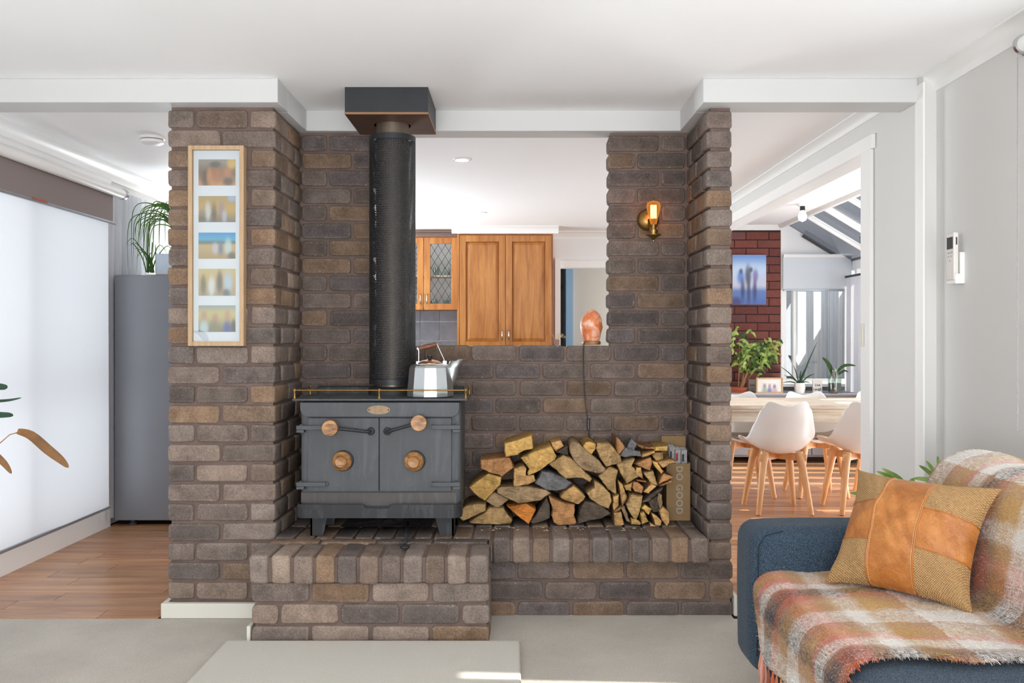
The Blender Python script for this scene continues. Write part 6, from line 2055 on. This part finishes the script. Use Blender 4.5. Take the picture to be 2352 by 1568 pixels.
# ------------------------------------------------------------------ right wall remote, jamb plate
rc_ = thing('remote_control', 'white air conditioner remote sitting in its wall holder', 'remote', (1.785, 3.53, 1.45))
ya, yb_ = 1.785 * F / (2178 - 1181), 1.785 * F / (2212 - 1181)
m = MB()
m.box(1.772, XR, 3.475, 3.545, 1.435, 1.56)
m.box(1.752, 1.772, 3.475, 3.545, 1.435, 1.475)
hd = m.build('holder', M['trim'], rc_, bevel=0.002)
rm_ = MB().box(1.748, 1.768, 3.480, 3.540, 1.450, 1.64)
rb_ = rm_.build('handset', M['pot_white'], rc_, bevel=0.004)
MB().box(1.7465, 1.748, 3.487, 3.533, 1.575, 1.622).box(1.756, 1.762, 3.4795, 3.4802, 1.59, 1.62).build('screen', M['grey_soft'], rb_)
for i, (dy_, dz_) in enumerate(((-.015, 1.56), (0.0, 1.56), (.015, 1.56), (-.01, 1.545), (.01, 1.545), (0, 1.528))):
    MB().box(1.7465, 1.748, 3.51 + dy_ - 0.004, 3.51 + dy_ + 0.004, dz_ - 0.003, dz_ + 0.003).build('button', M['rod'], rb_)
hg = MB().box(1.705, 1.7148, 4.29, 4.325, 1.18, 1.29)
tag(hg.build('strike_plate', M['cream']), 'small metal hinge plate on the white door jamb', 'hinge')

# palm behind the sofa
pm = thing('palm_plant', 'small green palm in a pot between the sofa arm and the right wall', 'plant', (1.55, 3.36, 0))
MB().lathe([(0.10, 0.0), (0.13, 0.24), (0.14, 0.24), (0.14, 0.26), (0.12, 0.26), (0.11, 0.23), (0.001, 0.23)], (1.50, 3.36, 0), 24, caps=False).build('pot', M['terracotta'], pm, smooth=True, angle=40)
def fromd(center, tips, Y, w_):
    c = P(center[0], center[1], Y)
    MB().tube([(1.50, 3.36, 0.23), (1.50 + (c.x - 1.50) * 0.4, 3.36, (0.23 + c.z) * 0.55), c], [0.004, 0.003, 0.002], 6).build('frond_stem', M['leaf_palm'], pm)
    for tx, ty in tips:
        e = P(tx, ty, Y + rr.uniform(-0.02, 0.02))
        strap(MB(), [c, c.lerp(e, 0.5) + Vector((0, 0, 0.006)), e], w_, 8, 0, 'leaf', 0.2).build('leaf', M['leaf_palm'], pm, smooth=True, fixn=False)
fromd((2160, 1112), [(2110, 1068), (2126, 1057), (2153, 1046), (2175, 1056), (2192, 1071), (2096, 1098), (2140, 1120), (2190, 1090)], 3.36, 0.019)
fromd((2085, 1120), [(2012, 1082), (2025, 1075), (2040, 1082), (2100, 1100), (2060, 1140)], 3.36, 0.020)
fromd((1995, 1145), [(1952, 1132), (1972, 1110), (1960, 1156), (1975, 1165)], 3.36, 0.016)

# ------------------------------------------------------------------ sofa
sf = thing('sofa', 'navy blue woven fabric sofa with a plaid throw at the right', 'sofa', (1.25, 2.0, 0))
def rbox(x0, x1, y0, y1, z0, z1, r, puff=0.0, n=14, seed=0, taper=None):
    """rounded, slightly pillowy box"""
    m = MB()
    c = Vector(((x0 + x1) / 2, (y0 + y1) / 2, (z0 + z1) / 2))
    h = Vector(((x1 - x0) / 2, (y1 - y0) / 2, (z1 - z0) / 2))
    bm = bmesh.new()
    bmesh.ops.create_cube(bm, size=2)
    bmesh.ops.subdivide_edges(bm, edges=list(bm.edges), cuts=n, use_grid_fill=True)
    vs, fs = [], []
    for v in bm.verts:
        p = Vector((math.copysign(abs(math.sin(v.co.x * math.pi / 2)) ** 1.0, v.co.x), math.sin(v.co.y * math.pi / 2), math.sin(v.co.z * math.pi / 2)))
        q = Vector((p.x * h.x, p.y * h.y, p.z * h.z))
        inner = Vector([max(-(h[i] - r), min(h[i] - r, q[i])) for i in range(3)])
        d = q - inner
        if d.length > 1e-6:
            q = inner + d.normalized() * r
        # puff faces
        for i in range(3):
            if abs(abs(p[i]) - 1) < 1e-3:
                a_, b_ = p[(i + 1) % 3], p[(i + 2) % 3]
                q[i] += math.copysign(puff * (1 - a_ * a_) * (1 - b_ * b_), p[i])
        q += noise.noise_vector((q + c) * 4 + Vector((seed, 0, 0))) * puff * 0.25
        vs.append(q + c)
    bm.verts.index_update()
    for f in bm.faces:
        fs.append(tuple(v.index for v in f.verts))
    bm.free()
    m.add(vs, fs)
    return m
rbox(0.80, 1.66, 0.3, 2.84, 0.14, 0.30, 0.03, 0.0).build('base', M['denim'], sf, smooth=True)
rbox(0.765, 1.68, 2.80, 3.035, 0.13, 0.602, 0.055, 0.008).build('armrest', M['denim'], sf, smooth=True)
rbox(0.785, 1.50, 1.62, 2.795, 0.29, 0.435, 0.05, 0.022, seed=3).build('seat_cushion', M['denim'], sf, smooth=True)
rbox(0.785, 1.50, 0.35, 1.60, 0.29, 0.435, 0.05, 0.022, seed=4).build('seat_cushion', M['denim'], sf, smooth=True)
bk_ = rbox(1.33, 1.58, 1.60, 2.79, 0.38, 0.812, 0.10, 0.012, seed=5)
for v in bk_.v:
    v.x += (v.z - 0.38) * 0.07
bk_.build('back_cushion', M['denim'], sf, smooth=True)
rbox(1.57, 1.665, 0.3, 2.84, 0.2, 0.70, 0.05, 0.005).build('back_frame', M['denim'], sf, smooth=True)
MB().tube([(0.86, 2.795, 0.601), (0.80, 2.797, 0.585), (0.782, 2.80, 0.55), (0.778, 2.803, 0.2)], 0.0022, 6).build('arm_seam', M['piping'], sf)
for x, y in ((0.84, 2.74), (1.66, 2.74), (0.84, 0.4), (1.66, 0.4)):
    MB().tube([(x, y, 0.145), (x - 0.01, y, 0.001)], [0.024, 0.016], 12).build('leg', M['beech'], sf, smooth=True, angle=50)

# throw: profile across x/z, v along y
th = thing('plaid_throw', 'fringed plaid mohair throw in cream, ochre, rust and charcoal over the sofa', 'throw blanket', (1.2, 2.4, 0.45))
prof = [(0.772, 0.235), (0.768, 0.30), (0.766, 0.36), (0.770, 0.41), (0.792, 0.447), (0.84, 0.462), (1.0, 0.470), (1.2, 0.472), (1.26, 0.474), (1.298, 0.50), (1.312, 0.60), (1.322, 0.69), (1.340, 0.77), (1.375, 0.822), (1.43, 0.848), (1.50, 0.848), (1.57, 0.822), (1.63, 0.79), (1.675, 0.72), (1.69, 0.60)]
cum = [0]
for i in range(1, len(prof)):
    cum.append(cum[-1] + math.dist(prof[i], prof[i - 1]))
TL = cum[-1]
def tpt(s):
    for i in range(len(prof) - 1):
        if s <= cum[i + 1] or i == len(prof) - 2:
            f = (s - cum[i]) / (cum[i + 1] - cum[i])
            g0, g1 = prof[max(i - 1, 0)], prof[min(i + 2, len(prof) - 1)]
            a_, b_ = prof[i], prof[i + 1]
            return tuple(0.5 * ((2 * a_[k]) + (b_[k] - g0[k]) * f + (2 * g0[k] - 5 * a_[k] + 4 * b_[k] - g1[k]) * f * f + (3 * a_[k] - g0[k] - 3 * b_[k] + g1[k]) * f ** 3) for k in (0, 1))
NU, NV = 190, 90
m = MB()
uvs = []
YA, YBk = 2.035, 2.80
def throwpt(u, v):
    s = u * TL
    x, z = tpt(s)
    x2, z2 = tpt(min(s + 0.004, TL))
    tx, tz2 = x2 - x, z2 - z
    l_ = math.hypot(tx, tz2) or 1
    nx_, nz_ = -tz2 / l_, tx / l_
    # near edge wanders
    ya = YA + 0.018 * math.sin(s * 7) + 0.012 * math.sin(s * 23) + 0.035 * max(0, 0.5 - s)
    yb = YBk + 0.008 * math.sin(s * 9) - (0.045 if s < 0.3 else 0.0) * (1 - s / 0.3)
    y = ya + (yb - ya) * v
    w_ = noise.noise(Vector((s * 5.5, y * 4.5, 1.7))) * 0.014 + noise.noise(Vector((s * 14, y * 12, 5))) * 0.005 + noise.noise(Vector((s * 60, y * 60, 9))) * 0.0016
    if z > 0.5:
        w_ += 0.010 * math.sin(y * 10) * 0.6
    if s < 0.20:
        w_ += 0.010 * math.sin(y * 24 + 1) * (1 - s / 0.20)
    w_ = max(w_, -0.008) + 0.006
    # round over the far (arm side) corner and droop at the near edge
    if v < 0.02:
        w_ -= 0.004
    return Vector((x + nx_ * w_, y, z + nz_ * w_)), s, y
for j in range(NV + 1):
    for i in range(NU + 1):
        p_, s, y = throwpt(i / NU, j / NV)
        m.v.append(p_)
        uvs.append((s, y + 0.15 * s))
for j in range(NV):
    for i in range(NU):
        a = j * (NU + 1) + i
        m.f.append((a, a + 1, a + NU + 2, a + NU + 1))
        m.mi.append(0)
m.uv = uvs
to_ = m.build('cloth', M['plaid'], th, smooth=True, fixn=False)
s_ = to_.modifiers.new('t', 'SOLIDIFY')
s_.thickness = 0.006
s_.offset = -1
# short fuzz along the near edge and long twisted tassels on the hanging hem
fz_ = MB()
rr = random.Random(31)
fuv = []
for i in range(900):
    u = rr.uniform(0.0, 0.62)
    p_, s, y = throwpt(u, 0.0)
    L = rr.uniform(0.006, 0.020)
    q = p_ + Vector((rr.uniform(-.008, .008), -L, rr.uniform(-0.008, 0.004)))
    n0 = len(fz_.v)
    fz_.tube([p_, p_.lerp(q, 0.5) + Vector((0, 0, 0.003)), q], [0.0009, 0.0008, 0.0004], 3, caps=False)
    fuv += [(s, y + 0.15 * s)] * (len(fz_.v) - n0)
for i in range(26):
    v = (i + 0.5) / 26
    p_, s, y = throwpt(0.0, v)
    for k in range(5):
        q = p_ + Vector((rr.uniform(-.006, .004), rr.uniform(-.010, .010), -0.045))
        q2 = p_ + Vector((rr.uniform(-.008, .004), rr.uniform(-.014, .014), -rr.uniform(0.08, 0.11)))
        n0 = len(fz_.v)
        fz_.tube([p_, q, q2], [0.0026, 0.0028, 0.0012], 5, caps=False)
        fuv += [(s + v * 0.3, y)] * (len(fz_.v) - n0)
# surface mohair fibres
for i in range(16000):
    u, v = rr.uniform(0, 0.9), rr.uniform(0, 1)
    p_, s, y = throwpt(u, v)
    q = p_ + Vector((rr.uniform(-.006, .006), rr.uniform(-.006, .006), rr.uniform(0.0, 0.0035)))
    if p_.z > 0.5 or s < 0.2:
        q.x -= 0.003
    n0 = len(fz_.v)
    fz_.tube([p_, q], [0.0004, 0.0002], 3, caps=False)
    fuv += [(s, y + 0.15 * s)] * (len(fz_.v) - n0)
fz_.uv = fuv
fo = fz_.build('fringe', M['plaid'], th, fixn=False)
fo['kind'] = 'stuff'

# ------------------------------------------------------------------ cushion
TLc, TRc = P(1972, 1080, 2.83), P(2298, 1124, 2.38)
BLc, BRc = P(1897, 1335, 2.67), P(2232, 1408, 2.34)
cs_ = thing('cushion', 'square patchwork cushion of tan leather and woven jute leaning on the sofa arm', 'cushion', (BLc + BRc) / 2)
nrm = (BRc - BLc).cross(TLc - BLc).normalized()
if nrm.y > 0:
    nrm = -nrm
def cush(u, v, side):
    # u,v in 0..1 ; pinched sides, pointy corners
    uu, vv = u * 2 - 1, v * 2 - 1
    pin = 0.15
    su = uu * (1 - pin * (1 - abs(vv) ** 2.6) * abs(uu) ** 1.2) * 1.02
    sv = vv * (1 - pin * 0.75 * (1 - abs(uu) ** 2.6) * abs(vv) ** 1.2) * 1.02
    a_, b_ = (su + 1) / 2, (sv + 1) / 2
    p_ = BLc.lerp(BRc, a_).lerp(TLc.lerp(TRc, a_), b_)
    f = (max(0, 1 - abs(uu) ** 3) * max(0, 1 - abs(vv) ** 3)) ** 0.42 * (0.62 + 0.38 * (1 - uu * uu) * (1 - vv * vv))
    f += 0.0
    p_ = p_ + nrm * side * ((0.100 if side > 0 else 0.035) * f)
    p_ += nrm * side * (noise.noise(Vector((u * 5, v * 5, side * 3))) * 0.010 + abs(noise.noise(Vector((u * 9 + v * 4, v * 3, side * 7)))) * 0.007) * min(1, f * 2)
    return p_
N = 72
def sect(u):
    return 0 if u < 0.335 else (1 if u < 0.66 else 2)
c1, c2 = 24, 47
for nm, fsel, matk in (('jute_cover', lambda i, j: (i < c1 or i >= c2) and (j < c1 or j >= c2), 'jute'), ('leather_patches', lambda i, j: not ((i < c1 or i >= c2) and (j < c1 or j >= c2)), 'leather')):
    m = MB()
    uvs = []
    for j in range(N + 1):
        for i in range(N + 1):
            m.v.append(cush(i / N, j / N, 1))
            uvs.append((i / N * 0.9, j / N * 0.9))
    if nm == 'jute_cover':
        off = len(m.v)
        for j in range(N + 1):
            for i in range(N + 1):
                m.v.append(cush(i / N, j / N, -1))
                uvs.append((i / N * 0.9, j / N * 0.9))
    for j in range(N):
        for i in range(N):
            if fsel(i, j):
                a = j * (N + 1) + i
                m.f.append((a, a + 1, a + N + 2, a + N + 1))
                m.mi.append(0)
            if nm == 'jute_cover':
                a = off + j * (N + 1) + i
                m.f.append((a, a + N + 1, a + N + 2, a + 1))
                m.mi.append(0)
    m.uv = uvs
    o = m.build(nm, M[matk], cs_, smooth=True, fixn=False)
sm_ = MB()
for cc in (c1, c2):
    sm_.tube([cush(cc / N, j / 40, 1) + nrm * 0.0005 for j in range(41)], 0.0028, 6)
for cc in (c1, c2):
    for (a_, b_) in ((0, c1), (c2, N)):
        sm_.tube([cush((a_ + (b_ - a_) * j / 16) / N, cc / N, 1) for j in range(17)], 0.0022, 6)
sm_.build('seam', M['leather'], cs_, smooth=True)
st = MB()
for cc, s1 in ((c1, 0.9), (c2, -0.9)):
    for j in range(64):
        v0 = (j + 0.15) / 64
        v1 = (j + 0.75) / 64
        uo = (cc + s1 * 0.8) / N
        st.tube([cush(uo, v0, 1) + nrm * 0.0008, cush(uo, v1, 1) + nrm * 0.0008], 0.0008, 4)
sto = st.build('stitching', M['thread'], cs_)
sto['kind'] = 'stuff'
